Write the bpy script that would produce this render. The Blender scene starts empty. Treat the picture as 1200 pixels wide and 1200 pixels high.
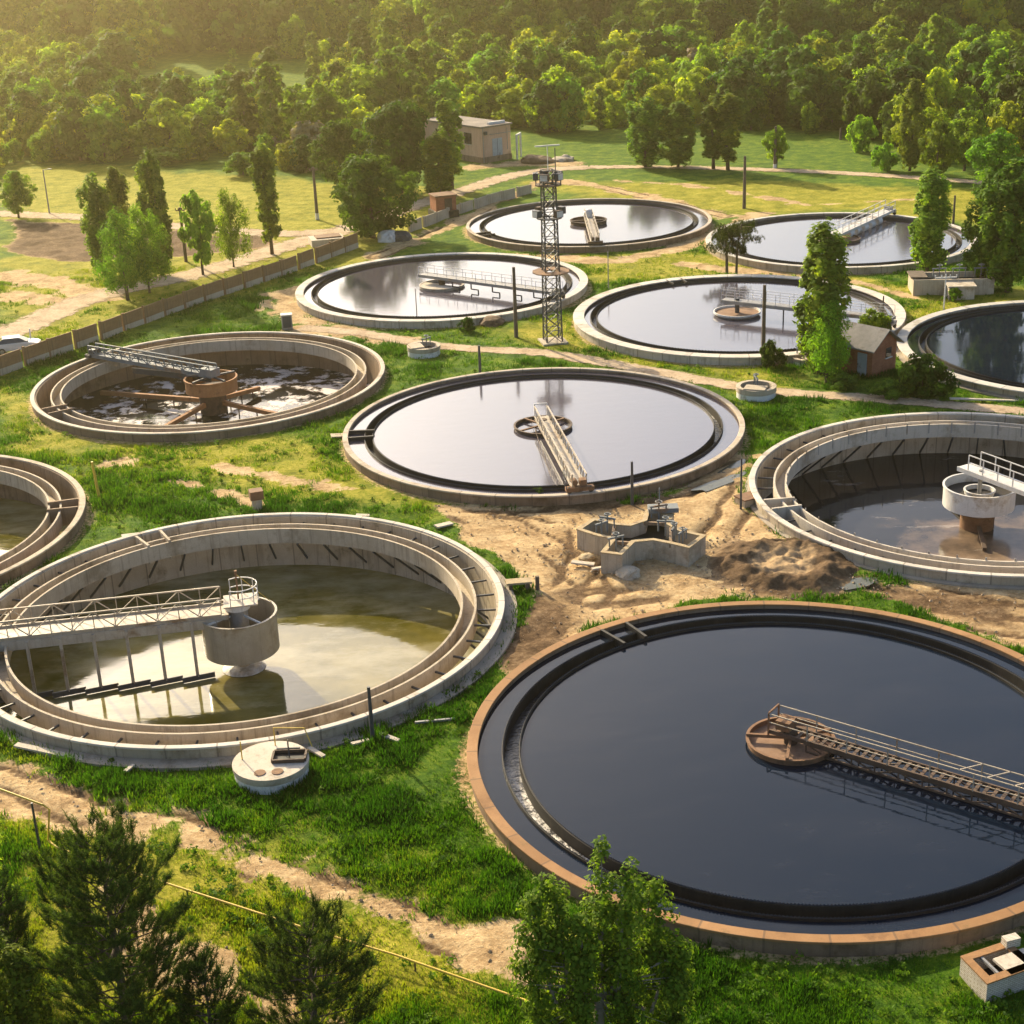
import bpy, math, random
import numpy as np
from mathutils import Matrix, Vector

random.seed(7); RNG = np.random.default_rng(11)
SC = bpy.context.scene
COL = SC.collection
PI = math.pi
rad = math.radians

# ------------------------------------------------------------------ camera, sky, sun, exposure
FPX, PITCH, ROLL, CAMH = 1805.39, rad(21.6993), rad(-2.3708), 37.81
cam = bpy.data.cameras.new('camera'); camo = bpy.data.objects.new('camera', cam); COL.objects.link(camo)
camo.matrix_world = Matrix.Translation((0, 0, CAMH)) @ Matrix.Rotation(PI/2 - PITCH, 4, 'X') @ Matrix.Rotation(ROLL, 4, 'Z')
cam.sensor_width = 36; cam.lens = FPX/1200*36; cam.clip_end = 6000; cam.clip_start = 0.5
SC.camera = camo
SUN_AZ, SUN_EL = rad(-31), rad(26)          # azimuth measured clockwise from +Y
sd = Vector((math.sin(SUN_AZ)*math.cos(SUN_EL), math.cos(SUN_AZ)*math.cos(SUN_EL), math.sin(SUN_EL)))
W = bpy.data.worlds.new("World"); SC.world = W; W.use_nodes = True
wn = W.node_tree.nodes; bg = wn['Background']
sky = wn.new('ShaderNodeTexSky'); sky.sky_type = 'NISHITA'; sky.sun_disc = False
sky.sun_elevation = SUN_EL; sky.sun_rotation = SUN_AZ; sky.air_density = .9; sky.dust_density = 3.8; sky.ozone_density = 1.6
W.node_tree.links.new(sky.outputs[0], bg.inputs[0]); bg.inputs[1].default_value = 0.135
sl = bpy.data.lights.new('sun', 'SUN'); sl.energy = 5.0; sl.angle = rad(0.6); sl.color = (1.0, 0.85, 0.56)
so = bpy.data.objects.new('sun', sl); COL.objects.link(so); so.rotation_euler = sd.to_track_quat('Z', 'Y').to_euler()
SC.view_settings.view_transform = 'Standard'; SC.view_settings.look = 'None'
SC.view_settings.exposure = 1.0; SC.view_settings.gamma = 1
SC.cycles.max_bounces = 8; SC.cycles.diffuse_bounces = 4; SC.cycles.glossy_bounces = 3
SC.cycles.transmission_bounces = 4; SC.cycles.transparent_max_bounces = 6; SC.cycles.volume_bounces = 0
SC.cycles.use_denoising = True

# ------------------------------------------------------------------ surveying: where a point of the picture meets the ground
def ray(px, py):
    x = (px-600)/FPX; y = -(py-600)/FPX; c, s = math.cos(ROLL), math.sin(ROLL)
    x, y = c*x - s*y, s*x + c*y
    return x, math.cos(PITCH)+y*math.sin(PITCH), -math.sin(PITCH)+y*math.cos(PITCH)
GZ = .30                             # the ground lies this far above the datum the tanks were surveyed from
def at(px, py, z=0.0):
    a, b, c = ray(px, py); t = (z+GZ-CAMH)/c
    return (a*t, b*t, z)
def proj(x, y, z):
    z = z-CAMH; d = y*np.cos(PITCH)-z*np.sin(PITCH); v = y*np.sin(PITCH)+z*np.cos(PITCH)
    a, b = x/d, v/d; c, s = math.cos(ROLL), math.sin(ROLL)
    a, b = c*a+s*b, -s*a+c*b
    return 600+FPX*a, 600-FPX*b
def height_at(bx, by, ty):
    g = at(bx, by); lo, hi = 0, 60
    for _ in range(40):
        m = (lo+hi)/2
        if proj(g[0], g[1], m+GZ)[1] > ty: lo = m
        else: hi = m
    return lo
def mpp(px, py):                     # metres per pixel at a ground point
    g = at(px, py)
    return (g[1]*math.cos(PITCH)+CAMH*math.sin(PITCH))/FPX

# ------------------------------------------------------------------ small tools
def fbm(x, y, scale, octaves=4, seed=0):
    out = np.zeros_like(x, dtype=float); amp, tot = 1.0, 0.0
    for o in range(octaves):
        t = np.random.default_rng(seed*31+o).random((256, 256))
        u = x/scale*(2**o)+37.7*o; v = y/scale*(2**o)+11.3*o
        i = np.floor(u).astype(int); j = np.floor(v).astype(int); fu = u-i; fv = v-j
        fu = fu*fu*(3-2*fu); fv = fv*fv*(3-2*fv)
        i0, i1, j0, j1 = i % 256, (i+1) % 256, j % 256, (j+1) % 256
        out += amp*((t[i0, j0]*(1-fu)+t[i1, j0]*fu)*(1-fv)+(t[i0, j1]*(1-fu)+t[i1, j1]*fu)*fv)
        tot += amp; amp *= .5
    return out/tot
def seg_dist(x, y, pts):
    d = np.full(x.shape, 1e9)
    for (ax, ay), (bx, by) in zip(pts[:-1], pts[1:]):
        dx, dy = bx-ax, by-ay; L = dx*dx+dy*dy+1e-9
        t = np.clip(((x-ax)*dx+(y-ay)*dy)/L, 0, 1)
        d = np.minimum(d, np.hypot(x-ax-t*dx, y-ay-t*dy))
    return d
def poly_sd(x, y, pts):              # positive inside
    ins = np.zeros(x.shape, bool); n = len(pts)
    for k in range(n):
        (ax, ay), (bx, by) = pts[k], pts[(k+1) % n]
        c = ((ay > y) != (by > y)) & (x < (bx-ax)*(y-ay)/((by-ay) if abs(by-ay) > 1e-9 else 1e-9)+ax)
        ins ^= c
    d = seg_dist(x, y, list(pts)+[pts[0]])
    return np.where(ins, d, -d)
def sstep(a, b, v):
    t = np.clip((v-a)/(b-a), 0, 1); return t*t*(3-2*t)
def G(*pts): return [at(*p)[:2] for p in pts]

class MB:
    def __init__(s): s.v = []; s.f = []; s.n = 0; s.mi = []
    def add(s, vs, fs, m=0):
        s.v.extend([tuple(map(float, q)) for q in vs]); s.f.extend([tuple(i+s.n for i in q) for q in fs]); s.mi.extend([m]*len(fs)); s.n = len(s.v)
        return s
    def box(s, cx, cy, cz, sx, sy, sz, rz=0, m=0):
        c, k = math.cos(rz), math.sin(rz); vs = []
        for z in (-.5, .5):
            for x, y in ((-.5, -.5), (.5, -.5), (.5, .5), (-.5, .5)):
                X, Y = x*sx, y*sy; vs.append((cx+c*X-k*Y, cy+k*X+c*Y, cz+z*sz))
        return s.add(vs, [(3, 2, 1, 0), (4, 5, 6, 7), (0, 1, 5, 4), (1, 2, 6, 5), (2, 3, 7, 6), (3, 0, 4, 7)], m)
    def beam(s, p, q, w, h=None, m=0):
        h = h or w; p = Vector(p); q = Vector(q); d = (q-p).normalized()
        u = d.cross(Vector((0, 0, 1)))
        if u.length < 1e-4: u = Vector((1, 0, 0))
        u.normalize(); t = u.cross(d).normalized(); vs = []
        for e in (p, q):
            for a, b in ((-.5, -.5), (.5, -.5), (.5, .5), (-.5, .5)): vs.append(e+u*(a*w)+t*(b*h))
        return s.add(vs, [(0, 1, 2, 3), (7, 6, 5, 4), (0, 4, 5, 1), (1, 5, 6, 2), (2, 6, 7, 3), (3, 7, 4, 0)], m)
    def tube(s, pts, rs, n=8, m=0):
        pts = [Vector(p) for p in pts]
        if not hasattr(rs, '__len__'): rs = [rs]*len(pts)
        vs = []
        for i, p in enumerate(pts):
            d = (pts[min(i+1, len(pts)-1)]-pts[max(i-1, 0)]).normalized()
            u = d.cross(Vector((0, 0, 1)))
            if u.length < 1e-3: u = Vector((1, 0, 0))
            u.normalize(); t = u.cross(d)
            for k in range(n):
                a = 2*PI*k/n; vs.append(p+(u*math.cos(a)+t*math.sin(a))*rs[i])
        fs = [(i*n+k, i*n+(k+1) % n, (i+1)*n+(k+1) % n, (i+1)*n+k) for i in range(len(pts)-1) for k in range(n)]
        fs += [tuple(range(n))[::-1], tuple((len(pts)-1)*n+k for k in range(n))]
        return s.add(vs, fs, m)
    def lathe(s, prof, segs=200, a0=0, a1=2*PI, closed=True, m=0, c=(0, 0)):
        full = abs(a1-a0-2*PI) < 1e-6; n = len(prof); N = segs if full else segs+1; vs = []
        for i in range(N):
            a = a0+(a1-a0)*i/segs
            for r, z in prof: vs.append((c[0]+r*math.cos(a), c[1]+r*math.sin(a), z))
        fs = []
        for i in range(segs):
            j = (i+1) % N
            for k in range(n if closed else n-1):
                l = (k+1) % n; fs.append((i*n+k, j*n+k, j*n+l, i*n+l))
        if not full and closed: fs += [tuple(range(n)), tuple((N-1)*n+k for k in range(n))[::-1]]
        return s.add(vs, fs, m)
    def disc(s, r, z, segs=160, c=(0, 0), m=0):
        vs = [(c[0]+r*math.cos(2*PI*i/segs), c[1]+r*math.sin(2*PI*i/segs), z) for i in range(segs)]
        return s.add(vs, [tuple(range(segs))], m)
    def build(s, name, mats, parent=None, loc=(0, 0, 0), smooth=None):
        me = bpy.data.meshes.new(name); me.from_pydata(s.v, [], s.f)
        for q in (mats if isinstance(mats, (list, tuple)) else [mats]): me.materials.append(q)
        if any(s.mi): me.polygons.foreach_set('material_index', s.mi)
        if smooth:
            me.polygons.foreach_set('use_smooth', [True]*len(me.polygons)); me.set_sharp_from_angle(angle=rad(smooth))
        me.update(); o = bpy.data.objects.new(name, me); COL.objects.link(o); o.location = loc
        if parent: o.parent = parent
        return o
def tag(o, label=None, cat=None, group=None, kind=None):
    if label: o['label'] = label
    if cat: o['category'] = cat
    if group: o['group'] = group
    if kind: o['kind'] = kind
    return o
def thing(name, label, cat, loc=(0, 0, 0), rz=0, group=None):
    o = bpy.data.objects.new(name, None); COL.objects.link(o); o.location = loc; o.rotation_euler = (0, 0, rz); o.empty_display_size = .5
    return tag(o, label, cat, group)
def copy_tree(o, parent=None):
    c = o.copy(); COL.objects.link(c)
    if parent: c.parent = parent
    for ch in o.children: copy_tree(ch, c)
    return c

# ------------------------------------------------------------------ materials
def new_mat(name):
    m = bpy.data.materials.new(name); m.use_nodes = True; nt = m.node_tree
    for n in list(nt.nodes): nt.nodes.remove(n)
    out = nt.nodes.new('ShaderNodeOutputMaterial')
    return m, nt, out
class N:
    def __init__(s, nt): s.nt = nt
    def n(s, t, **kw):
        o = s.nt.nodes.new(t)
        for k, v in kw.items(): setattr(o, k, v)
        return o
    def link(s, a, b): s.nt.links.new(a, b)
    def noise(s, vec, scale, detail=5, rough=.6):
        o = s.n('ShaderNodeTexNoise'); o.inputs['Scale'].default_value = scale; o.inputs['Detail'].default_value = detail; o.inputs['Roughness'].default_value = rough
        if vec is not None: s.link(vec, o.inputs['Vector'])
        return o.outputs['Fac']
    def ramp(s, fac, stops):
        o = s.n('ShaderNodeValToRGB'); e = o.color_ramp.elements
        while len(e) < len(stops): e.new(.5)
        for q, (p, c) in zip(e, stops): q.position = p; q.color = tuple(c)+(1,) if len(c) == 3 else c
        s.link(fac, o.inputs[0]); return o.outputs[0]
    def mix(s, fac, a, b, blend='MIX'):
        o = s.n('ShaderNodeMix', data_type='RGBA', blend_type=blend)
        for k, v in ((0, fac), (6, a), (7, b)):
            if isinstance(v, (int, float)): o.inputs[k].default_value = v
            elif isinstance(v, tuple): o.inputs[k].default_value = v+(1,) if len(v) == 3 else v
            else: s.link(v, o.inputs[k])
        return o.outputs[2]
    def math(s, op, a, b=None, c=None, clamp=False):
        o = s.n('ShaderNodeMath', operation=op, use_clamp=clamp)
        for k, v in enumerate((a, b, c)):
            if v is None: continue
            if isinstance(v, (int, float)): o.inputs[k].default_value = v
            else: s.link(v, o.inputs[k])
        return o.outputs[0]
    def mapr(s, v, a, b, c=0., d=1.):
        o = s.n('ShaderNodeMapRange'); s.link(v, o.inputs[0])
        for k, q in zip((1, 2, 3, 4), (a, b, c, d)): o.inputs[k].default_value = q
        return o.outputs[0]
    def scale(s, vec, x, y, z):
        o = s.n('ShaderNodeMapping'); o.inputs['Scale'].default_value = (x, y, z); s.link(vec, o.inputs['Vector']); return o.outputs[0]
    def bump(s, h, strength, dist):
        o = s.n('ShaderNodeBump'); o.inputs['Strength'].default_value = strength; o.inputs['Distance'].default_value = dist; s.link(h, o.inputs['Height']); return o.outputs[0]
    def obj(s): return s.n('ShaderNodeTexCoord').outputs['Object']
    def attr(s, name, out='Fac'): return s.n('ShaderNodeAttribute', attribute_name=name).outputs[out]
    def bsdf(s, color, rough=.8, spec=.3, metal=0, normal=None, ior=None):
        o = s.n('ShaderNodeBsdfPrincipled')
        for k, v in (('Base Color', color), ('Roughness', rough), ('Metallic', metal), ('Specular IOR Level', spec)):
            if isinstance(v, (int, float)): o.inputs[k].default_value = v
            elif isinstance(v, tuple): o.inputs[k].default_value = v+(1,) if len(v) == 3 else v
            else: s.link(v, o.inputs[k])
        if normal is not None: s.link(normal, o.inputs['Normal'])
        if ior: o.inputs['IOR'].default_value = ior
        return o.outputs[0]

def rough_mat(name, c1, c2, c3=None, scale=1.2, rough=.85, streak=0., bump=.25, metal=0, spec=.25, stain=(.08, .06, .045), patch=.55, joint=0):
    """weathered surface: two tones, a third in patches, streaks that run down, fine grain"""
    m, nt, out = new_mat(name); k = N(nt); co = k.obj()
    col = k.mix(k.mapr(k.noise(co, scale, 6, .65), .35, .65), c1, c2)
    if c3: col = k.mix(k.mapr(k.noise(co, scale*.45, 7, .7), patch, patch+.1), col, c3)
    if streak:
        st = k.noise(k.scale(co, 2.2, 2.2, .12), 1.6, 5, .7)
        col = k.mix(k.math('MULTIPLY', k.mapr(st, .52, .72), streak), col, stain)
    if joint:            # cast segments of a ring wall: joints every few metres, each segment a slightly different tone
        sx = k.n('ShaderNodeSeparateXYZ'); k.link(co, sx.inputs[0]); an = k.math('MULTIPLY', k.math('ARCTAN2', sx.outputs[1], sx.outputs[0]), joint/(2*PI))
        fr = k.math('FRACT', an); w = k.n('ShaderNodeTexWhiteNoise', noise_dimensions='1D'); k.link(k.math('FLOOR', an), w.inputs['W'])
        col = k.mix(k.mapr(w.outputs['Value'], 0, 1, 0, .38), col, tuple(q*.62 for q in c1))
        jn = k.math('LESS_THAN', k.math('ABSOLUTE', k.math('SUBTRACT', fr, .5)), .5-.018); col = k.mix(k.math('MULTIPLY', k.math('SUBTRACT', 1, jn), .6), col, stain)
        mo = k.noise(co, .9, 7, .75); col = k.mix(k.mapr(mo, .58, .68, 0, .55), col, (.10, .085, .035))
    g = k.noise(co, 14, 4, .7)
    col = k.mix(k.mapr(g, .3, .7, 0, .35), col, tuple(q*.6 for q in c1))
    nrm = k.bump(g, bump, .03)
    k.link(k.bsdf(col, rough, spec, metal, nrm), out.inputs[0]); return m

M = {}
M['steel_beige'] = rough_mat('steel_beige', (.36, .29, .21), (.47, .39, .29), (.24, .14, .07), 1.5, rough=.6, spec=.4, streak=.5)
M['concrete'] = rough_mat('concrete_weathered', (.41, .335, .24), (.52, .435, .33), (.27, .21, .14), .5, streak=.6)
M['concrete_light'] = rough_mat('concrete_pale', (.48, .41, .32), (.58, .51, .42), (.31, .25, .18), .5, streak=.45)
M['concrete_brown'] = rough_mat('concrete_brown', (.22, .145, .09), (.32, .225, .15), (.11, .07, .04), .6, streak=.7)
M['concrete_dark'] = rough_mat('concrete_wet', (.022, .020, .018), (.045, .038, .032), (.014, .013, .012), .8, rough=.6, streak=.5)
M['white_cope'] = rough_mat('coping_white', (.54, .48, .40), (.66, .60, .52), (.36, .29, .21), .7, bump=.15, joint=38)
M['rust_cope'] = rough_mat('coping_rust', (.28, .145, .060), (.38, .21, .095), (.17, .085, .038), .6, bump=.2, joint=38)
M['brown_cope'] = rough_mat('coping_brown', (.42, .34, .25), (.54, .45, .35), (.25, .18, .12), .7, bump=.2, joint=38)
M['grey_cope'] = rough_mat('coping_grey', (.48, .44, .38), (.60, .55, .48), (.32, .27, .20), .5, bump=.2, joint=38)
for q_, c_ in (('concrete', ((.41, .335, .24), (.52, .435, .33), (.27, .21, .14))), ('concrete_light', ((.48, .41, .32), (.58, .51, .42), (.31, .25, .18))), ('concrete_brown', ((.22, .145, .09), (.32, .225, .15), (.11, .07, .04)))):
    M['wall_'+q_] = rough_mat('ring_wall_'+q_, *c_, .5, streak=.75, joint=38)
M['pad'] = rough_mat('apron_concrete', (.30, .25, .19), (.40, .34, .27), (.17, .13, .085), .5)
M['rust'] = rough_mat('rust', (.17, .090, .048), (.26, .145, .080), (.09, .05, .03), 1.5, rough=.8, streak=.4)
M['rust_orange'] = rough_mat('rust_orange', (.30, .135, .055), (.40, .20, .09), (.18, .08, .035), 1.5, rough=.8, streak=.4)
M['rust_dark'] = rough_mat('rust_dark', (.085, .055, .038), (.14, .09, .06), (.05, .037, .03), 1.5, rough=.7)
M['steel_dark'] = rough_mat('steel_dark', (.035, .04, .05), (.06, .065, .075), (.09, .06, .04), 2, rough=.55, spec=.5)
M['steel_grey'] = rough_mat('steel_grey', (.25, .24, .23), (.36, .34, .31), (.20, .14, .09), 1.2, rough=.5, metal=.35, spec=.5)
M['steel_tan'] = rough_mat('steel_tan', (.36, .30, .23), (.46, .39, .31), (.22, .14, .08), 1.2, rough=.6, spec=.4, streak=.4)
M['steel_white'] = rough_mat('steel_white', (.58, .55, .51), (.70, .67, .62), (.36, .28, .20), .8, rough=.5, spec=.4, streak=.35)
M['steel_blue'] = rough_mat('steel_bluegrey', (.13, .15, .16), (.21, .22, .22), (.22, .13, .07), 1.2, rough=.6, spec=.4)
M['drum'] = rough_mat('drum_paint', (.30, .255, .185), (.39, .33, .25), (.22, .16, .10), .8, rough=.4, spec=.5, streak=.5)
M['yellow'] = rough_mat('yellow_paint', (.62, .40, .05), (.72, .48, .07), (.40, .22, .04), 1.5, rough=.5, spec=.4)
M['wood'] = rough_mat('timber_pole', (.10, .075, .055), (.17, .13, .095), (.07, .05, .04), 1.5, streak=.5)
M['plank'] = rough_mat('plank', (.34, .25, .14), (.46, .36, .22), (.22, .15, .09), 2)
M['white_paint'] = rough_mat('white_paint', (.66, .63, .58), (.78, .75, .70), (.40, .34, .27), 1.2, rough=.6, streak=.3)
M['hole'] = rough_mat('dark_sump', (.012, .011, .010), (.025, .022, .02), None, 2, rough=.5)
M['plaster'] = rough_mat('plaster_pink', (.52, .33, .23), (.60, .40, .29), (.38, .25, .17), .35, streak=.35)
M['roof_grey'] = rough_mat('roof_sheet', (.20, .19, .18), (.29, .27, .25), (.14, .11, .09), .8, streak=.4)
M['roof_felt'] = rough_mat('roof_felt', (.16, .13, .11), (.24, .20, .17), (.32, .26, .21), .5)
M['door_blue'] = rough_mat('door_blue', (.30, .36, .40), (.40, .45, .48), (.20, .20, .2), 1.2, rough=.5)
M['glass'] = rough_mat('window_glass', (.02, .025, .03), (.03, .035, .04), None, 1, rough=.08, spec=.6, bump=.02)
M['rubber'] = rough_mat('tyre_rubber', (.02, .02, .02), (.035, .033, .03), None, 3, rough=.7)
M['car_paint'] = rough_mat('car_paint', (.52, .52, .54), (.58, .58, .60), None, .5, rough=.25, spec=.6, bump=.02)
M['bark'] = rough_mat('bark', (.075, .055, .04), (.14, .105, .075), (.05, .04, .03), 3, streak=.4)
M['bark_pale'] = rough_mat('bark_pale', (.20, .17, .13), (.30, .26, .21), (.09, .07, .055), 2.5)
M['soil'] = rough_mat('dug_soil', (.10, .060, .032), (.22, .14, .078), (.055, .033, .018), .9, bump=.9)
M['sludge'] = rough_mat('dry_sludge', (.20, .115, .07), (.30, .19, .125), (.11, .065, .04), 1.2)

def brick_mat(name, c1, c2, mortar, sc=1.):
    m, nt, out = new_mat(name); k = N(nt); g = k.n('ShaderNodeNewGeometry'); co = k.obj()
    sx = k.n('ShaderNodeSeparateXYZ'); k.link(co, sx.inputs[0]); cx = k.n('ShaderNodeCombineXYZ')
    k.link(k.math('ADD', sx.outputs[0], sx.outputs[1]), cx.inputs[0]); k.link(sx.outputs[2], cx.inputs[1])
    b = k.n('ShaderNodeTexBrick'); k.link(cx.outputs[0], b.inputs['Vector'])
    for q, v in (('Color1', c1), ('Color2', c2), ('Mortar', mortar)): b.inputs[q].default_value = v+(1,)
    b.inputs['Scale'].default_value = sc; b.inputs['Brick Width'].default_value = .26; b.inputs['Row Height'].default_value = .085; b.inputs['Mortar Size'].default_value = .012
    col = k.mix(k.mapr(k.noise(co, 1.2, 5), .45, .7, 0, .5), b.outputs[0], tuple(q*.45 for q in c1))
    k.link(k.bsdf(col, .85, .2, 0, k.bump(k.noise(co, 20), .3, .02)), out.inputs[0]); return m
M['brick'] = brick_mat('brick_red', (.30, .085, .04), (.38, .13, .06), (.26, .16, .11))

M['whitewash'] = brick_mat('whitewashed_brick', (.44, .39, .32), (.54, .48, .40), (.26, .21, .15))
def foliage_mat(name, c1, c2, c3, trans=.5):
    m, nt, out = new_mat(name); k = N(nt)
    t = k.attr('tint'); r = k.n('ShaderNodeObjectInfo').outputs['Random']
    col = k.ramp(t, [(0.1, c1), (.5, c2), (.95, c3)])
    h = k.n('ShaderNodeHueSaturation'); k.link(col, h.inputs['Color'])
    k.link(k.mapr(r, 0, 1, .47, .515), h.inputs['Hue']); k.link(k.mapr(k.math('FRACT', k.math('MULTIPLY', r, 7.3)), 0, 1, .75, 1.6), h.inputs['Value'])
    col = h.outputs[0]
    p = k.bsdf(col, .75, .12)
    tr = k.n('ShaderNodeBsdfTranslucent'); k.link(k.mix(1.0, col, (1.35, 1.4, .5), 'MULTIPLY'), tr.inputs[0])
    mx = k.n('ShaderNodeMixShader'); mx.inputs[0].default_value = trans
    k.link(p, mx.inputs[1]); k.link(tr.outputs[0], mx.inputs[2]); k.link(mx.outputs[0], out.inputs[0]); return m
M['leaf'] = foliage_mat('leaves_green', (.048, .112, .008), (.112, .215, .014), (.21, .31, .024))
M['leaf_yellow'] = foliage_mat('leaves_yellowgreen', (.10, .165, .010), (.23, .30, .015), (.36, .39, .026))
M['leaf_dark'] = foliage_mat('leaves_dark', (.018, .054, .007), (.044, .105, .010), (.095, .175, .016), .42)
M['leaf_poplar'] = foliage_mat('leaves_poplar', (.046, .092, .010), (.105, .18, .016), (.21, .27, .028), .48)
M['leaf_grey'] = foliage_mat('leaves_blossom', (.13, .11, .06), (.21, .17, .10), (.30, .25, .17), .3)
M['needles'] = foliage_mat('pine_needles', (.011, .030, .007), (.028, .060, .011), (.075, .11, .020), .32)
M['grass'] = foliage_mat('grass_blades', (.018, .060, .004), (.050, .120, .005), (.19, .21, .018), .40)

def water_mat(name, base, rough=.03, ripple=.02, rscale=.6, extra=None, ior=1.333):
    m, nt, out = new_mat(name); k = N(nt); co = k.obj()
    col = base
    rg = rough
    if extra: col, rg = extra(k, co)
    n1 = k.noise(k.scale(co, 1, 2.2, 1), rscale, 3, .5)
    k.link(k.bsdf(col, rg, .5, 0, k.bump(n1, .5, ripple), ior=ior), out.inputs[0]); return m
def ex_dark(k, co):
    f = k.mapr(k.noise(k.scale(co, .5, 1.6, 1), .16, 6, .65), .48, .72); f2 = k.mapr(k.noise(k.scale(co, 1, 3, 1), .5, 7, .7), .55, .75)
    return k.mix(k.math('MULTIPLY', k.math('ADD', f, f2), .4), (.005, .010, .020), (.022, .024, .032)), k.mapr(f, 0, 1, .035, .13)
M['water_dark'] = water_mat('water_dark', None, .06, .012, .8, ex_dark, ior=1.31)
M['water_pale'] = water_mat('water_pale', (.070, .062, .078), .10, .012, .7, ior=2.05)
def ex_olive(k, co):
    f = k.mapr(k.noise(co, .16, 6, .6), .40, .62)
    f2 = k.mapr(k.noise(k.scale(co, .6, 1.3, 1), .22, 7, .7), .44, .66)
    c = k.mix(f, (.075, .066, .010), (.19, .155, .045)); c = k.mix(k.math('MULTIPLY', f2, .7), c, (.36, .32, .20))
    return c, k.mapr(f2, 0, 1, .05, .16)
M['water_olive'] = water_mat('water_olive', None, .05, .02, .5, ex_olive, ior=1.55)
def ex_foam(k, co):
    w = k.noise(co, .25, 3, .5); mp = k.n('ShaderNodeVectorMath', operation='ADD'); k.link(co, mp.inputs[0])
    nn = k.n('ShaderNodeTexNoise'); nn.inputs['Scale'].default_value = .4; k.link(co, nn.inputs['Vector']); k.link(nn.outputs['Color'], mp.inputs[1])
    f = k.noise(mp.outputs[0], .34, 8, .72); a = k.mapr(f, .505, .575)
    return k.mix(a, (.016, .014, .012), (.60, .52, .46)), k.mapr(a, 0, 1, .06, .6)
M['water_foam'] = water_mat('water_foam', None, .05, .02, .6, ex_foam)
def ex_mud(k, co):
    s = k.n('ShaderNodeSeparateXYZ'); k.link(co, s.inputs[0])
    g = k.math('ADD', k.math('MULTIPLY', s.outputs[1], -.045), k.math('MULTIPLY', s.outputs[0], .02))
    f = k.math('ADD', g, k.noise(co, .22, 6, .6))
    a = k.mapr(f, .43, .78); w = k.mapr(k.noise(k.scale(co, .5, 1.8, 1), .42, 8, .75), .60, .68)
    col = k.mix(a, (.018, .017, .018), (.27, .185, .12)); col = k.mix(k.math('MULTIPLY', w, .55), col, (.42, .36, .30))
    return col, k.mapr(k.math('MAXIMUM', a, w), 0, 1, .05, .25)
M['water_mud'] = water_mat('water_mud', None, .05, .02, .5, ex_mud)
def ex_spill(k, co):
    f = k.noise(k.scale(co, 1.3, 1.3, 1), 2.4, 8, .75); a = k.math('MULTIPLY', k.mapr(f, .44, .58), k.attr('foam'))
    return k.mix(a, (.03, .03, .035), (.75, .70, .64)), k.mapr(a, 0, 1, .15, .6)
M['water_spill'] = water_mat('water_spill', None, .1, .15, 2.5, ex_spill)
M['puddle'] = water_mat('water_puddle', (.09, .09, .065), .12, .01, 1)

# ------------------------------------------------------------------ tanks, as surveyed
TANKS = {  # name: centre x, y, radius
 'T2': (-15.70, 79.05, 15.04), 'T1': (12.53, 62.58, 15.03), 'T3': (2.60, 110.13, 15.0), 'T4': (-25.15, 126.39, 14.77),
 'T5': (-6.28, 157.28, 15.08), 'T6': (10.78, 187.39, 14.88), 'T8': (21.88, 140.94, 15.34), 'T7': (38.03, 171.72, 14.87),
 'T9': (48.80, 125.54, 14.99), 'T10': (30.79, 94.24, 14.94), 'T11': (-43.54, 94.35, 15.03)}

# ------------------------------------------------------------------ ground
def terrain(x, y):
    y = np.asarray(y, float)
    return .045*np.clip(y-285, 0, 2000)*sstep(285, 380, y) + 22*sstep(450, 900, y)
ROADS = {
 'middle': (G((352, 384), (420, 390), (520, 406), (640, 414), (760, 434), (880, 455), (1010, 466), (1230, 484)), 1.15),
 'left': (G((-60, 412), (15, 388), (110, 348), (240, 318), (330, 290), (400, 270), (430, 260)), 2.6),
 'far_left': (G((-60, 248), (40, 252), (120, 256), (215, 266), (330, 274), (400, 270)), 2.2),
 'house': (G((430, 262), (485, 241), (540, 224), (595, 207), (640, 199), (690, 196)), 2.2),
 'back': (G((690, 196), (790, 196), (950, 201), (1100, 210), (1240, 222)), 1.6)}
TRACKS = [  # bare earth worn by wheels: points, half width, softness
 (G((0, 905), (100, 945), (200, 962), (300, 1008), (420, 1055), (520, 1095), (625, 1140), (800, 1185), (900, 1230)), .95, .9),
 (G((0, 925), (90, 960), (150, 972)), 1.0, .8),
 (G((130, 1035), (165, 1080), (190, 1130)), .6, .6), (G((230, 1130), (300, 1165), (360, 1210)), .9, .6),
 (G((440, 300), (470, 286), (520, 268), (560, 250), (600, 228), (640, 212), (690, 215), (740, 226), (850, 252)), 1.3, 1.4),
 (G((640, 205), (720, 222), (800, 245)), .5, .6), (G((720, 212), (800, 215), (950, 240), (1100, 232)), .5, .8),
 (G((530, 300), (620, 300), (720, 306), (790, 292), (850, 268), (890, 250)), 1.1, .9),
 (G((800, 308), (880, 318), (960, 322)), .8, .8), (G((1000, 330), (1060, 345), (1075, 350)), .7, .8),
 (G((330, 345), (345, 372), (420, 388)), 1.4, 1.0), (G((350, 385), (470, 398)), 1.7, .8), (G((305, 360), (345, 340), (400, 318)), .5, .8),
 (G((15, 322), (80, 335), (110, 350)), 2.4, 1.2), (G((15, 345), (70, 352)), 2., 1.5),
 (G((200, 560), (260, 575), (300, 590)), .45, .5), (G((130, 540), (160, 538)), 1.0, .5), (G((250, 545), (330, 560), (420, 575)), .35, .5),
 (G((660, 590), (760, 575), (850, 552), (872, 535)), 1.2, .8),
 (G((560, 195), (620, 190), (670, 192)), 2.6, 2.)]
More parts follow.
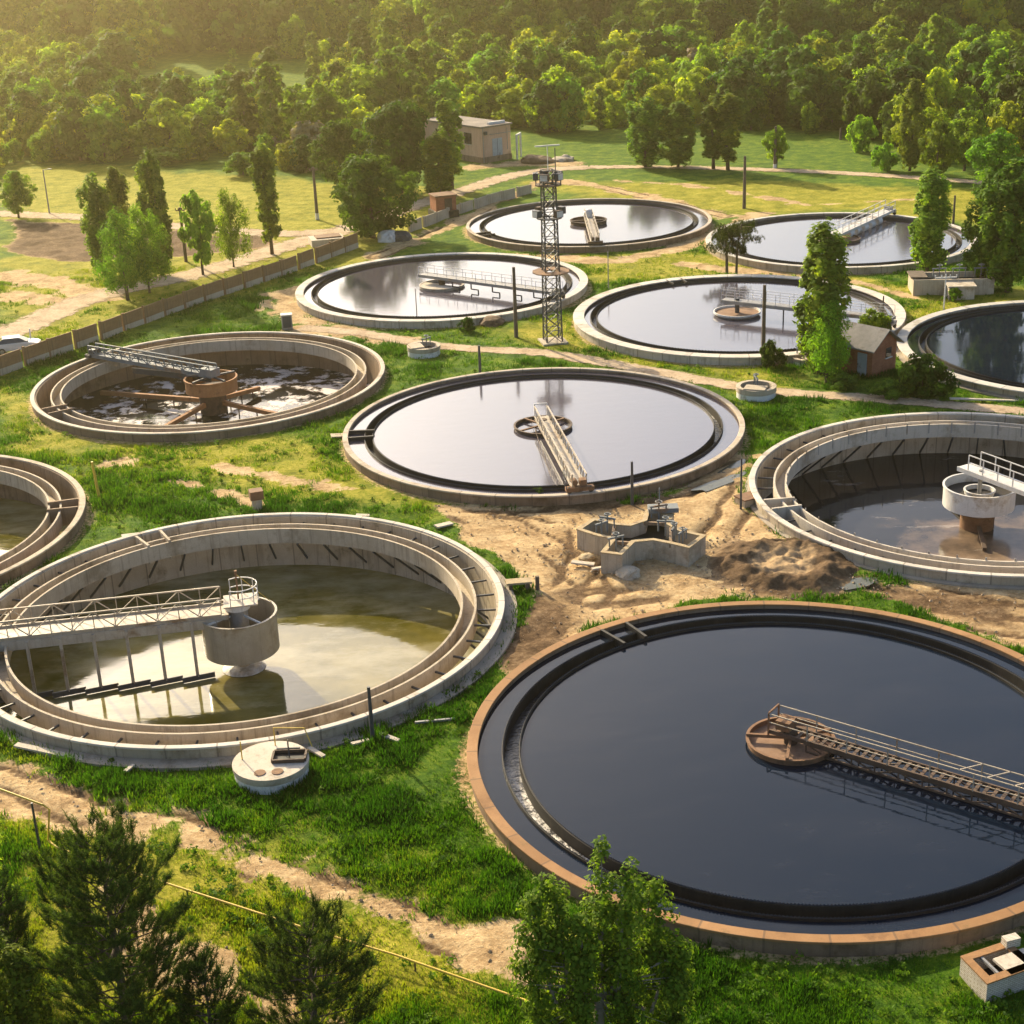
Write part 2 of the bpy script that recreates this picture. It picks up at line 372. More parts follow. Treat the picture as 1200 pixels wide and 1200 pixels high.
BARE = [G((500, 590), (620, 588), (740, 592), (850, 556), (878, 560), (874, 600), (905, 625), (1000, 668), (1185, 690), (1240, 698), (1240, 752), (1150, 742), (1090, 722), (1000, 703), (860, 700), (720, 728), (640, 775), (603, 795), (612, 700), (570, 640), (520, 608)),
        G((10, 258), (110, 262), (230, 272), (320, 280), (330, 288), (230, 300), (110, 305), (10, 300))]
SOILZ = [G((600, 690), (650, 690), (690, 730), (640, 772), (605, 790)), G((850, 650), (980, 650), (1100, 690), (1185, 705), (1185, 735), (1000, 702), (860, 700)),
         G((10, 258), (110, 262), (230, 272), (320, 280), (330, 288), (230, 300), (110, 305), (10, 300)), G((740, 585), (860, 560), (740, 600), (560, 592))]
DRYZ = [G((0, 920), (240, 975), (620, 1140), (620, 1230), (-20, 1230)), G((560, 380), (640, 405), (900, 448), (900, 420), (700, 415), (660, 375), (600, 385)),
        G((620, 215), (880, 212), (1240, 228), (1240, 270), (1000, 245), (860, 250), (700, 230)), G((10, 190), (400, 215), (560, 225), (440, 300), (10, 380)),
        G((15, 340), (330, 290), (420, 270), (440, 285), (300, 330), (15, 420)), G((690, 300), (860, 300), (1060, 330), (1060, 340), (850, 318), (700, 330)),
        G((1000, 410), (1080, 345), (1185, 345), (1185, 360), (1060, 390)), G((0, 440), (60, 500), (330, 520), (500, 590), (300, 575), (120, 540), (0, 525))]
RUTS = [G((505, 598), (600, 612), (660, 650), (700, 690), (640, 740)), G((610, 595), (680, 610), (690, 650), (660, 690), (620, 740)), G((520, 610), (590, 650), (610, 700)),
        G((700, 700), (850, 690), (1000, 700), (1200, 735)), G((860, 690), (1000, 690), (1100, 705), (1200, 715)), G((640, 700), (760, 692), (860, 680)), G((830, 640), (860, 600), (875, 570)),
        G((560, 592), (700, 590), (800, 575), (870, 545)), G((980, 665), (1080, 695), (1200, 712)), G((0, 908), (100, 948), (200, 965), (300, 1012), (420, 1058), (620, 1138)), G((440, 300), (520, 268), (600, 228), (690, 215), (850, 252))]
def axis(lo, hi, step, far_lo, far_hi):
    a = [lo]; s = step
    while a[0] > far_lo: s *= 1.18; a.insert(0, a[0]-s)
    b = list(np.arange(lo+step, hi, step)); s = step
    while b[-1] < far_hi: s *= 1.12; b.append(b[-1]+s)
    return np.array(a+b)
def masks(x, y):
    n = fbm(x, y, 5.0, 5, 3)-.5; n2 = fbm(x, y, 1.3, 4, 4)-.5
    dirt = np.zeros(x.shape); soil = np.zeros(x.shape); dry = np.zeros(x.shape); road = np.zeros(x.shape)
    for p, w, s in TRACKS: dirt = np.maximum(dirt, sstep(-s, s, w-seg_dist(x, y, p)+n*3.2+n2*2.6))
    for p in BARE: dirt = np.maximum(dirt, sstep(-.7, .7, poly_sd(x, y, p)+n*4+n2*1.2))
    for p in SOILZ: soil = np.maximum(soil, sstep(-1.6, 1.6, poly_sd(x, y, p)+n*5))
    for p in DRYZ: dry = np.maximum(dry, sstep(-4, 4, poly_sd(x, y, p)+n*9))
    for p, w in ROADS.values(): road = np.maximum(road, sstep(-.6, .5, w-seg_dist(x, y, p)))
    for cx, cy, r in TANKS.values():       # worn earth round the rims
        d = np.hypot(x-cx, y-cy)-r; dirt = np.maximum(dirt, .55*sstep(.9, .2, d+n*1.4))
    return dirt, soil, dry, road
def tank_clear(x, y):
    d = np.full(x.shape, 1e9)
    for cx, cy, r in TANKS.values(): d = np.minimum(d, np.hypot(x-cx, y-cy)-r)
    return d
def ground():
    xs = axis(-62, 72, .34, -1500, 1500); ys = axis(34, 215, .34, -60, 1900)
    X, Y = np.meshgrid(xs, ys); nx, ny = len(xs), len(ys)
    dirt, soil, dry, road = masks(X, Y)
    rut = np.zeros(X.shape); wob = (fbm(X, Y, 2.0, 3, 61)-.5)*.8
    for p in RUTS:
        d = seg_dist(X, Y, p); rut = np.maximum(rut, np.exp(-((np.abs(d+wob)-.95)/.30)**2)*sstep(.30, .46, fbm(X, Y, 4.5, 3, 62)))
    soil = np.clip(np.maximum(soil, 1.1*rut), 0, 1)
    calm = (1-road)*sstep(0, .8, tank_clear(X, Y))
    near = sstep(330, 200, Y)
    Z = terrain(X, Y)+calm*near*((fbm(X, Y, 9, 3, 8)-.5)*.30 + (fbm(X, Y, 1.6, 3, 9)-.5)*(.20-.08*dirt+.30*soil*dirt)-.16*rut*dirt+.05*dirt*(fbm(X, Y, .7, 2, 63)-.5))
    Z = Z-.03
    cells = np.ones((ny-1, nx-1), bool); xm = (X[:-1, :-1]+X[1:, 1:])/2; ym = (Y[:-1, :-1]+Y[1:, 1:])/2
    for cx, cy, r in TANKS.values():
        R = r-.22; d = np.hypot(X-cx, Y-cy); inner = d < R
        cells &= ~(np.hypot(xm-cx, ym-cy) < R)
        k = R/np.maximum(d, 1e-6); near_in = inner & (d > R-1.2)
        X = np.where(near_in, cx+(X-cx)*k, X); Y = np.where(near_in, cy+(Y-cy)*k, Y)
    idx = np.arange(nx*ny).reshape(ny, nx)
    q = np.stack([idx[:-1, :-1], idx[:-1, 1:], idx[1:, 1:], idx[1:, :-1]], -1)[cells]
    me = bpy.data.meshes.new('ground'); me.vertices.add(nx*ny); me.vertices.foreach_set('co', np.stack([X, Y, Z], -1).astype(np.float32).ravel())
    me.loops.add(q.size); me.loops.foreach_set('vertex_index', q.astype(np.int32).ravel())
    me.polygons.add(len(q)); me.polygons.foreach_set('loop_start', np.arange(len(q), dtype=np.int32)*4); me.update(calc_edges=True)
    me.polygons.foreach_set('use_smooth', np.ones(len(q), bool))
    a = me.attributes.new('mask', 'FLOAT_COLOR', 'POINT')
    a.data.foreach_set('color', np.stack([dirt, dry, soil, road], -1).astype(np.float32).ravel())
    m, nt, out = new_mat('ground_grass_and_earth'); k = N(nt)
    g = k.n('ShaderNodeNewGeometry').outputs['Position']
    sp = k.n('ShaderNodeSeparateColor'); k.link(k.attr('mask', 'Color'), sp.inputs[0])
    d_, y_, s_ = sp.outputs
    big = k.noise(g, .07, 5, .6); mid = k.noise(g, .55, 6, .7); fine = k.noise(g, 3.5, 6, .75); vf = k.noise(g, 16, 4, .7)
    green = k.ramp(k.math('ADD', k.math('MULTIPLY', mid, .6), k.math('MULTIPLY', fine, .4)), [(.36, (.018, .055, .004)), (.48, (.060, .125, .006)), (.62, (.165, .215, .013))])
    dryc = k.ramp(k.math('ADD', k.math('MULTIPLY', mid, .5), k.math('MULTIPLY', fine, .5)), [(.36, (.085, .105, .010)), (.48, (.23, .225, .014)), (.62, (.42, .35, .055))])
    dm = k.mapr(k.math('ADD', k.math('ADD', k.math('MULTIPLY', y_, .55), k.math('MULTIPLY', big, .5)), k.math('MULTIPLY', mid, .25)), .42, .78)
    col = k.mix(dm, green, dryc)
    sand = k.ramp(k.math('ADD', k.math('MULTIPLY', mid, .55), k.math('MULTIPLY', fine, .45)), [(.36, (.20, .12, .055)), (.48, (.42, .28, .14)), (.60, (.60, .44, .24))])
    earth = k.ramp(k.math('ADD', k.math('MULTIPLY', mid, .5), k.math('MULTIPLY', fine, .5)), [(.36, (.050, .028, .014)), (.50, (.13, .078, .040)), (.64, (.27, .18, .10))])
    bare = k.mix(k.mapr(k.math('ADD', s_, k.math('MULTIPLY', k.math('SUBTRACT', mid, .5), 1.5)), .35, .75), sand, earth)
    dd = k.mapr(k.math('ADD', d_, k.math('MULTIPLY', k.math('SUBTRACT', fine, .5), 1.5)), .38, .62)
    col = k.mix(dd, col, bare)
    h = k.math('ADD', fine, k.math('MULTIPLY', vf, .35))
    k.link(k.bsdf(col, .95, .1, 0, k.bump(h, .9, .14)), out.inputs[0])
    me.materials.append(m); o = bpy.data.objects.new('ground', me); COL.objects.link(o); tag(o, kind='structure')
    return o
ground()
def road_mat():
    m, nt, out = new_mat('road_earth'); k = N(nt); g = k.n('ShaderNodeNewGeometry').outputs['Position']
    mid = k.noise(g, .5, 6, .7); fine = k.noise(g, 4, 6, .75)
    col = k.ramp(k.math('ADD', k.math('MULTIPLY', mid, .6), k.math('MULTIPLY', fine, .4)), [(.36, (.24, .165, .10)), (.48, (.40, .295, .19)), (.62, (.52, .40, .27))])
    e = k.mapr(k.math('ADD', k.attr('edge'), k.math('MULTIPLY', k.math('SUBTRACT', k.noise(g, 1.1, 6, .75), .5), 1.5)), .25, .45)
    tr = k.n('ShaderNodeBsdfTransparent'); mx = k.n('ShaderNodeMixShader'); k.link(e, mx.inputs[0]); k.link(tr.outputs[0], mx.inputs[1])
    k.link(k.bsdf(col, .95, .1, 0, k.bump(fine, .5, .05)), mx.inputs[2]); k.link(mx.outputs[0], out.inputs[0]); return m
M['road'] = road_mat()
def resample(pts, step):
    P = [Vector(p) for p in pts]; out = []
    n = len(P)
    for i in range(n-1):
        p0, p1, p2, p3 = P[max(i-1, 0)], P[i], P[i+1], P[min(i+2, n-1)]; m = max(1, int((p2-p1).length/step))
        for k in range(m):
            t = k/m; out.append(.5*((2*p1)+(p2-p0)*t+(2*p0-5*p1+4*p2-p3)*t*t+(3*p1-p0-3*p2+p3)*t**3))
    return out+[P[-1]]
for zi, (nm, (pts, w)) in enumerate(ROADS.items()):
    c = resample(pts, 1.5); mb = MB(); ed = []; offs = (-1.25, -.6, 0, .6, 1.25)
    for i, p in enumerate(c):
        d = (c[min(i+1, len(c)-1)]-c[max(i-1, 0)]).normalized(); u = Vector((-d.y, d.x))
        for o_ in offs:
            q = p+u*(o_*w); mb.v.append((q.x, q.y, float(terrain(q.x, q.y))+.012+.004*zi)); ed.append(1-abs(o_)/1.25)
    for i in range(len(c)-1):
        for j in range(4): mb.f.append((i*5+j, i*5+j+1, (i+1)*5+j+1, (i+1)*5+j)); mb.mi.append(0)
    o = mb.build('path' if nm in ('middle', 'back') else 'road', M['road']); tag(o, kind='structure')
    a = o.data.attributes.new('edge', 'FLOAT', 'POINT'); a.data.foreach_set('value', np.array(ed, np.float32))

# ------------------------------------------------------------------ haze in the evening air
def haze():
    mb = MB(); mb.box(0, 850, 44, 3400, 1960, 100)
    m, nt, out = new_mat('evening_haze'); v = nt.nodes.new('ShaderNodeVolumePrincipled')
    v.inputs['Color'].default_value = (1.0, .84, .44, 1); v.inputs['Density'].default_value = HAZE; v.inputs['Anisotropy'].default_value = .84
    nt.links.new(v.outputs[0], out.inputs['Volume']); o = mb.build('haze', m); tag(o, kind='stuff'); return o
HAZE = .00029
haze()

# ------------------------------------------------------------------ settling tanks
def zigzag(mb, r, z0, z1, n):
    b = mb.n; vs = []
    for i in range(n):
        for q, zz in ((0, z1), (.5, z1-.07)):
            a = 2*PI*(i+q)/n; vs += [(r*math.cos(a), r*math.sin(a), z0), (r*math.cos(a), r*math.sin(a), zz)]
    k = 2*n; mb.add(vs, [(2*i, 2*((i+1) % k), 2*((i+1) % k)+1, 2*i+1) for i in range(k)])
def tank(key, label, full, wallm, copem, innerm, waterm, cope_w=.5, cope_out=.06, apron=None, boxes=(), wz=None, ztop=1.0, waterlabel=None, troughm=None, struts=False, posts=False):
    cx, cy, R = TANKS[key]; t = thing('settling_tank', label, 'settling tank', (cx, cy, 0), group='round settling tanks of the treatment plant')
    th = cope_w-.03 if full and cope_w < .5 and key != 'T1' else (.42 if key == 'T1' else .45); zb = -3.4; ri = R-th
    MB().lathe([(R-.02, -.6), (R-.02, ztop-.1), (ri+.02, ztop-.1), (ri+.02, zb), (ri+.2, zb)]).build('outer_wall', [M[wallm]], t, smooth=30)
    MB().lathe([(R+cope_out, ztop-.1), (R+cope_out, ztop-.015), (R+cope_out-.02, ztop), (R-cope_w+.02, ztop), (R-cope_w, ztop-.015), (R-cope_w, ztop-.1)]).build('coping', copem, t, smooth=25)
    if apron: MB().lathe([(R, GZ+.10), (R+apron, GZ+.06), (R+apron, -.3), (R, -.3)]).build('apron', M['pad'], t, smooth=30)
    ro, rn = R-1.55, R-(2.25 if full and key != 'T1' else 2.45)
    if full:
        wz = .72 if wz is None else wz; zt = .84; zl = wz-.5
        MB().lathe([(ro, zl-.35), (ro, zt), (ro-.09, zt), (ro-.09, zl-.2), (rn+.09, zl-.2), (rn+.09, zt), (rn, zt), (rn, zl-.35)]).build('launder', M['concrete_dark'], t, smooth=30)
        for r in (ro-.045, rn+.045):
            mb = MB(); zigzag(mb, r, zt-.05, zt+.10, 560 if key in ('T1', 'T3') else 300); mb.build('weir_plate', M['steel_dark'], t)
        w = MB(); w.disc(rn-.004, wz); w.lathe([(ro+.004, wz), (ri+.016, wz)], closed=False); o = w.build('water', waterm, None, (cx, cy, 0)); tag(o, kind='structure')
        w = MB(); w.lathe([(rn+.094, zl), (ro-.094, zl)], closed=False); o = w.build('water', M['water_spill'], None, (cx, cy, 0)); tag(o, kind='structure')
        fo = np.zeros(len(o.data.vertices), np.float32)
        FO = {'T1': (3.05, 4.05), 'T3': (-.1, .45)}.get(key)
        if FO:
            a = np.array([math.atan2(v.co.y, v.co.x) for v in o.data.vertices]); a = np.where((a < 0) & (FO[1] > PI), a+2*PI, a)
            fo = (sstep(FO[0], FO[0]+.4, a)*sstep(FO[1], FO[1]-.25, a)).astype(np.float32)
        at_ = o.data.attributes.new('foam', 'FLOAT', 'POINT'); at_.data.foreach_set('value', fo)
    else:
        z1, z0 = .86, -.15; tm = troughm or innerm
        MB().lathe([(ro, z0), (ro, z1), (ro-.13, z1), (ro-.13, z0+.2), (rn+.13, z0+.2), (rn+.13, z1), (rn, z1), (rn, z0)]).build('launder', tm, t, smooth=30)
        if struts:
            for i in range(44):
                a = 2*PI*i/44; c, s = math.cos(a), math.sin(a)
                mb = MB(); mb.beam((c*(rn+.05), s*(rn+.05), z0-.04), (c*(ri+.03), s*(ri+.03), -2.05), .10, .12)
                mb.beam((c*(ro-.02), s*(ro-.02), .45), (c*(ri+.03), s*(ri+.03), .45), .09, .10)
                mb.build('strut', M['steel_dark'], t)
        if posts:
            for i in range(48):
                a = 2*PI*i/48; c, s = math.cos(a), math.sin(a)
                mb = MB(); mb.box(c*(rn+.02), s*(rn+.02), z1-.25, .05, .10, .85, a); mb.build('post', M['steel_grey'], t)
        w = MB(); w.disc(ri+.03, wz); o = w.build('water', waterm, None, (cx, cy, 0)); tag(o, kind='structure')
    for a in boxes:      # little radial walls of an outlet chamber across the ring channel
        for da in (-.055, .055):
            c, s = math.cos(a+da), math.sin(a+da); mb = MB(); mb.box(c*(rn+ri)/2, s*(rn+ri)/2, ztop-.62, ri-rn+.02, .16, 1.26, a+da); mb.build('partition', innerm, t)
    if not full and boxes is not None:
        pass
    return t
def ang(key, px, py, z=1.0):
    p = at(px, py, z-GZ); return math.atan2(p[1]-TANKS[key][1], p[0]-TANKS[key][0])
tank('T1', 'large brim-full tank of near-black water with rusty tan rim, nearest at lower right', True, 'wall_concrete_brown', M['rust_cope'], M['concrete_dark'], M['water_dark'], .44, .08, boxes=(ang('T1', 733, 742),))
tank('T2', 'nearly drained concrete tank with olive water, white rim and dark struts, nearest at left', False, 'wall_concrete', M['white_cope'], M['concrete'], M['water_olive'], .30, .05, apron=.75, boxes=(ang('T2', 182, 632),), wz=-2.55, struts=True)
tank('T3', 'brim-full pale water tank with brown rim in the middle, right behind the bare earth', True, 'wall_concrete_brown', M['brown_cope'], M['concrete_dark'], M['water_pale'], .36, .05, boxes=(ang('T3', 420, 508), ), )
tank('T4', 'half empty brown concrete tank with foamy dark water beside the long fence', False, 'wall_concrete_brown', M['concrete_light'], M['concrete_brown'], M['water_foam'], .3, .05, wz=-2.1, troughm=M['concrete'], boxes=(ang('T4', 70, 478),))
tank('T5', 'brim-full tank with pale grey rim behind the lattice mast, its bridge pointing right', True, 'wall_concrete_light', M['white_cope'], M['concrete_dark'], M['water_pale'], .8, .06)
tank('T6', 'farthest brim-full tank with dark rim in front of the pink building', True, 'wall_concrete_brown', M['brown_cope'], M['concrete_dark'], M['water_pale'], .36, .05, boxes=(ang('T6', 580, 272),))
tank('T7', 'brim-full far right tank partly hidden behind a tall poplar', True, 'wall_concrete', M['grey_cope'], M['concrete_dark'], M['water_pale'], .6, .05, boxes=(ang('T7', 1100, 262),))
tank('T8', 'brim-full tank with broad whitish collar behind the red brick hut', True, 'wall_concrete_light', M['white_cope'], M['concrete_dark'], M['water_pale'], 1.0, .05, boxes=(ang('T8', 795, 330),))
tank('T9', 'tank of dark mirror-like water cut off by the right edge beside the hut', True, 'wall_concrete', M['grey_cope'], M['concrete_dark'], M['water_dark'], .6, .3, apron=.5)
tank('T10', 'nearly drained tank with muddy water and a white drum at the right edge', False, 'wall_concrete', M['white_cope'], M['concrete_light'], M['water_mud'], .35, .05, apron=.3, boxes=(ang('T10', 905, 590),), wz=-2.1, struts=True, posts=True, troughm=M['concrete_light'])
tank('T11', 'mostly cropped concrete tank with brown rim at the left edge', False, 'wall_concrete_brown', M['concrete'], M['concrete_brown'], M['water_olive'], .35, .05, wz=-2.3, boxes=(ang('T11', 80, 590),), troughm=M['concrete'])

# ------------------------------------------------------------------ bridges (local x runs from the tank centre out to the rim)
BG = 'scraper bridges over the tanks'
def bridge_root(key, px, py, z, label):
    cx, cy, R = TANKS[key]; t = thing('scraper_bridge', label, 'scraper bridge', (cx, cy, 0), ang(key, px, py, z), BG); return t, R
def railing(t, x0, x1, y, z, h, mat, step=1.5, mid=True, d=.05):
    mb = MB(); mb.beam((x0, y, z+h), (x1, y, z+h), d); n = max(1, int(round((x1-x0)/step)))
    if mid: mb.beam((x0, y, z+h*.5), (x1, y, z+h*.5), d*.8)
    for i in range(n+1):
        x = x0+(x1-x0)*i/n; mb.beam((x, y, z), (x, y, z+h), d)
    return mb.build('railing', mat, t)
def truss(t, x0, x1, y, z0, z1, mat, n, d=.06, name='truss'):
    mb = MB(); mb.beam((x0, y, z0), (x1, y, z0), d*1.3); mb.beam((x0, y, z1), (x1, y, z1), d*1.3)
    for i in range(n+1):
        x = x0+(x1-x0)*i/n; mb.beam((x, y, z0), (x, y, z1), d*.8)
        if i < n:
            X = x0+(x1-x0)*(i+1)/n
            mb.beam(((x if i % 2 else X), y, z0), ((X if i % 2 else x), y, z1), d*.8)
    return mb.build(name, mat, t)
def deck(t, x0, x1, w, z, mat, th=.1, name='walkway'):
    mb = MB(); mb.box((x0+x1)/2, 0, z, x1-x0, w, th)
    for s in (-1, 1): mb.box((x0+x1)/2, s*(w/2+.04), z-.06, x1-x0, .08, .30)
    return mb.build(name, mat, t)
def ringwell(t, r, z0, z1, mat, th=.07, name='feed_well', lip=True):
    p = [(r, z0), (r, z1), (r-th, z1), (r-th, z0)]
    if lip: p = [(r, z0), (r, z1-.08), (r+.07, z1-.08), (r+.07, z1), (r-th, z1), (r-th, z0)]
    return MB().lathe(p, 64).build(name, mat, t, smooth=30)
def carriage(t, R, z, mat, w=1.5):
    mb = MB(); x = R-.28; mb.box(x-.1, 0, z-.05, .5, w, .28); mb.box(x-.35, .25, z+.30, .55, .45, .42); mb.tube([(x-.65, -.3, z+.34), (x-.1, -.3, z+.34)], .20, 12)
    c = mb.build('drive_carriage', mat, t)
    for s in (-1, 1):
        m2 = MB(); m2.tube([(x-.1, s*w*.38, 1.21), (x+.12, s*w*.38, 1.21)], .2, 14); m2.build('wheel', M['rubber'], t)
    return c

# tank 1: long rusty bridge with pipe rails, feed ring full of dried sludge
t, R = bridge_root('T1', 1185, 938, 1.2, 'long rusty bridge with pale pipe rails across the near-black tank')
ringwell(t, 2.0, .35, 1.02, M['rust'])
MB().disc(1.95, .78, 48).build('sludge_bed', M['sludge'], t)
for a in (0.9, 2.3, 3.6, 5.1):
    mb = MB(); mb.beam((0, 0, 1.06), (2.05*math.cos(a), 2.05*math.sin(a), 1.06), .14, .16); mb.build('spoke', M['rust'], t)
MB().tube([(0, 0, .2), (0, 0, 1.5)], .32, 16).build('pivot_column', M['rust_dark'], t, smooth=40)
mb = MB(); mb.box(-.25, 0, 1.72, .7, .8, .45); mb.beam((-.9, -.5, 1.0), (-.9, -.5, 2.3), .07); mb.beam((-.9, .5, 1.0), (-.9, .5, 2.3), .07); mb.beam((-.9, -.5, 2.3), (-.9, .5, 2.3), .07); mb.build('end_frame', M['rust'], t)
mb = MB()
for s in (-1, 1): mb.box((R-1.2)/2, s*.44, 1.32, R+.6, .09, .2)
for i in range(38): mb.box(-.7+i*.4, 0, 1.36, .16, .84, .05)
mb.build('walkway', M['rust_dark'], t)
for s in (-1, 1): railing(t, -.9, R-.3, s*.5, 1.4, .85, M['steel_beige'], 1.9, True, .05)
truss(t, 1.0, R-.6, -.42, .80, 1.2, M['rust_dark'], 12, .07)
truss(t, 1.0, R-.6, .42, .80, 1.2, M['rust_dark'], 12, .07)
mb = MB()
for i in range(5): mb.beam((8.2+i*1.2, -.52, 2.25), (8.9+i*1.2, .52, 2.25), .05)
mb.build('cross_brace', M['steel_tan'], t)
carriage(t, R, 1.3, M['rust'])

# tank 2: pale truss bridge, drum and hanging scraper blades
t, R = bridge_root('T2', 20, 741, 1.2, 'pale truss bridge with hanging scraper posts and a tan drum over olive water')
ringwell(t, 2.12, -1.35, .95, M['drum'], .06)
MB().lathe([(2.06, -1.35), (2.06, -1.29), (.5, -1.6), (.5, -1.66)], 48).build('drum_floor', M['drum'], t, smooth=30)
MB().tube([(0, 0, -3), (0, 0, -1.55)], .42, 18).build('center_column', M['concrete'], t, smooth=40)
MB().lathe([(.0, -2.52), (1.25, -2.52), (1.0, -2.36), (.5, -2.3), (.0, -2.3)], 20, closed=False).build('column_foot', M['white_paint'], t)
MB().tube([(0, 0, -1.6), (0, 0, 1.25)], .55, 20).build('inlet_pipe', M['steel_grey'], t, smooth=40)
MB().tube([(0, 0, 1.25), (0, 0, 1.62)], .72, 20).build('slip_ring', M['steel_white'], t, smooth=40)
mb = MB()
for a in (.6, -.6, 2.2, -2.2): mb.beam((.5*math.cos(a), .5*math.sin(a), .9), (2.1*math.cos(a), 2.1*math.sin(a), .9), .08, .1)
mb.build('spoke', M['steel_white'], t)
mb = MB(); mb.tube([(-.1, 0, 1.6), (-.1, 0, 3.35)], .05, 8); mb.box(-.1, 0, 3.4, .16, .16, .22); mb.build('mast', M['rust'], t)
mb = MB(); mb.tube([(-.1, 0, 3.3), (-1.9, -.9, .95)], .02, 5); mb.build('stay_cable', M['yellow'], t)
mb = MB(); mb.box(-.2, 0, 1.66, 1.9, 1.7, .07); mb.build('platform', M['steel_tan'], t)
mb = MB()
for r_, zz in ((1.0, 2.15), (1.0, 2.65)):
    for i in range(12):
        a0_, a1_ = 1.0+4.28*i/12, 1.0+4.28*(i+1)/12; mb.beam((-.2+r_*math.cos(a0_), r_*math.sin(a0_), zz), (-.2+r_*math.cos(a1_), r_*math.sin(a1_), zz), .05)
for i in range(7):
    a = 1.0+4.28*i/6; mb.beam((-.2+math.cos(a), math.sin(a), 1.66), (-.2+math.cos(a), math.sin(a), 2.65), .05)
mb.build('guard_rail', M['steel_white'], t)
deck(t, .5, R-.3, 1.5, 1.15, M['steel_beige'], .1)
for s in (-1, 1):
    truss(t, .9, R-.3, s*.82, 1.28, 2.28, M['steel_beige'], 12, .062, 'side_truss')
mb = MB(); mb.box(7.3, .86, .82, 12.2, .10, .55); mb.box(7.3, -.86, .82, 12.2, .10, .55); mb.build('side_girder', M['steel_tan'], t)
for i in range(7):
    x = 2.6+i*1.78; mb = MB(); mb.beam((x, .95, 1.0), (x, .95, -2.3), .17, .14)
    mb.build('scraper_post', M['steel_tan'], t)
    mb = MB(); mb.beam((x-.95, .80, -2.35), (x+.85, 1.15, -2.35), .08, .32); mb.build('scraper_blade', M['steel_dark'], t)
mb = MB()
for x in (13.0, 13.9): mb.beam((x, 1.0, 1.1), (x, 1.0, -1.0), .06)
for k in range(4): mb.beam((13.0, 1.0, -.9+k*.3), (13.9, 1.0, -.9+k*.3), .05)
mb.build('ladder', M['steel_tan'], t)
carriage(t, R, 1.2, M['steel_tan'], 1.8)

# tank 3
t, R = bridge_root('T3', 678, 572, 1.1, 'narrow tan lattice bridge reaching the near rim of the middle tank')
ringwell(t, 2.15, .55, .98, M['rust_dark'], .08)
for a in (.5, 2.1, 3.7, 5.2): MB().beam((0, 0, .95), (2.1*math.cos(a), 2.1*math.sin(a), .95), .16, .1).build('spoke', M['rust'], t)
MB().tube([(0, 0, 0), (0, 0, 1.4)], .3, 14).build('pivot_column', M['rust_dark'], t, smooth=40)
deck(t, -.8, R-.2, .8, 1.3, M['steel_tan'])
for s in (-1, 1):
    truss(t, -.8, R-.4, s*.48, 1.38, 2.2, M['steel_tan'], 14, .07, 'side_truss')
mb = MB(); mb.beam((-.8, -.48, 1.3), (-.8, -.48, 2.35), .07); mb.beam((-.8, .48, 1.3), (-.8, .48, 2.35), .07); mb.beam((-.8, -.48, 2.35), (-.8, .48, 2.35), .07); mb.build('end_frame', M['steel_white'], t)
carriage(t, R, 1.3, M['rust'], 1.9)
mb = MB(); mb.beam((-1.9, -.6, .9), (12, -1.5, 1.3), .025); mb.build('stay_cable', M['rust_dark'], t)
railing(t, R-1.2, R-.1, -.95, 1.35, 1.0, M['steel_dark'], .5)

# tank 4: thin truss, rusty drum and four rake arms
t, R = bridge_root('T4', 97, 413, 1.2, 'slim blue-grey truss bridge with orange rusty drum above foamy water')
ringwell(t, 2.2, -.15, 1.0, M['rust_orange'], .08)
MB().tube([(0, 0, -3), (0, 0, .3)], 1.15, 24).build('center_column', M['rust_dark'], t, smooth=40)
for a in (.4, 1.6, 2.9, 4.3): MB().beam((0, 0, 1.08), (2.2*math.cos(a), 2.2*math.sin(a), 1.08), .16, .14).build('spoke', M['steel_dark'], t)
MB().box(0, 0, 1.45, 1.3, 1.1, .7).build('gearbox', M['steel_blue'], t)
for px, py in ((118, 455), (303, 450), (335, 483), (188, 498)):
    p = at(px, py, -1.5); cx, cy, _ = TANKS['T4']; v = Vector((p[0]-cx, p[1]-cy, 0)); v.rotate(Matrix.Rotation(-t.rotation_euler.z, 3, 'Z'))
    mb = MB(); n = v.normalized(); mb.beam(n*1.0+Vector((0, 0, -1.15)), v+Vector((0, 0, -1.6)), .34, .36)
    arm = mb.build('rake_arm', M['rust_orange'], t)
    mb = MB()
    for q in (.35, .6, .85): mb.beam(v*q+Vector((0, 0, -1.5)), v*q+Vector((0, 0, -2.3)), .08)
    mb.build('tine', M['rust_dark'], arm)
deck(t, -.4, R-.2, .8, 1.25, M['steel_blue'])
for s in (-1, 1): truss(t, -.4, R-.3, s*.46, 1.34, 2.1, M['steel_blue'], 14, .08, 'side_truss')
mb = MB(); mb.beam((0, 0, .8), (9.5, 0, .35), .12, .5); mb.build('lower_girder', M['steel_dark'], t)
carriage(t, R, 1.25, M['steel_dark'], 1.6)

# tank 5
t, R = bridge_root('T5', 672, 352, 1.1, 'straight grey walkway bridge behind the lattice mast')
ringwell(t, 2.3, .55, .98, M['steel_tan'], .1)
mb = MB(); mb.lathe([(2.25, .9), (2.25, .94), (0.02, .94), (.02, .9)], 32, PI, 2*PI); mb.build('deck_plate', M['concrete_light'], t)
MB().tube([(-.0, 0, .2), (0, 0, 1.5)], .35, 14).build('pivot_column', M['rust_dark'], t, smooth=40)
deck(t, -2.6, R-.2, 1.1, 1.75, M['steel_grey'], .12)
for s in (-1, 1): railing(t, -2.6, R-.3, s*.55, 1.8, .85, M['steel_white'], 1.2, False, .035)
for x in (1.8, 4.2, 6.9, 9.6, 12.0):
    mb = MB(); mb.beam((x, -.5, 1.6), (x, -.5, 1.0), .1); mb.beam((x, -.5, 1.0), (x+.9, -.5, 1.0), .1); mb.beam((x+.9, -.5, 1.0), (x+.9, -.5, .7), .1); mb.build('hanger', M['steel_dark'], t)
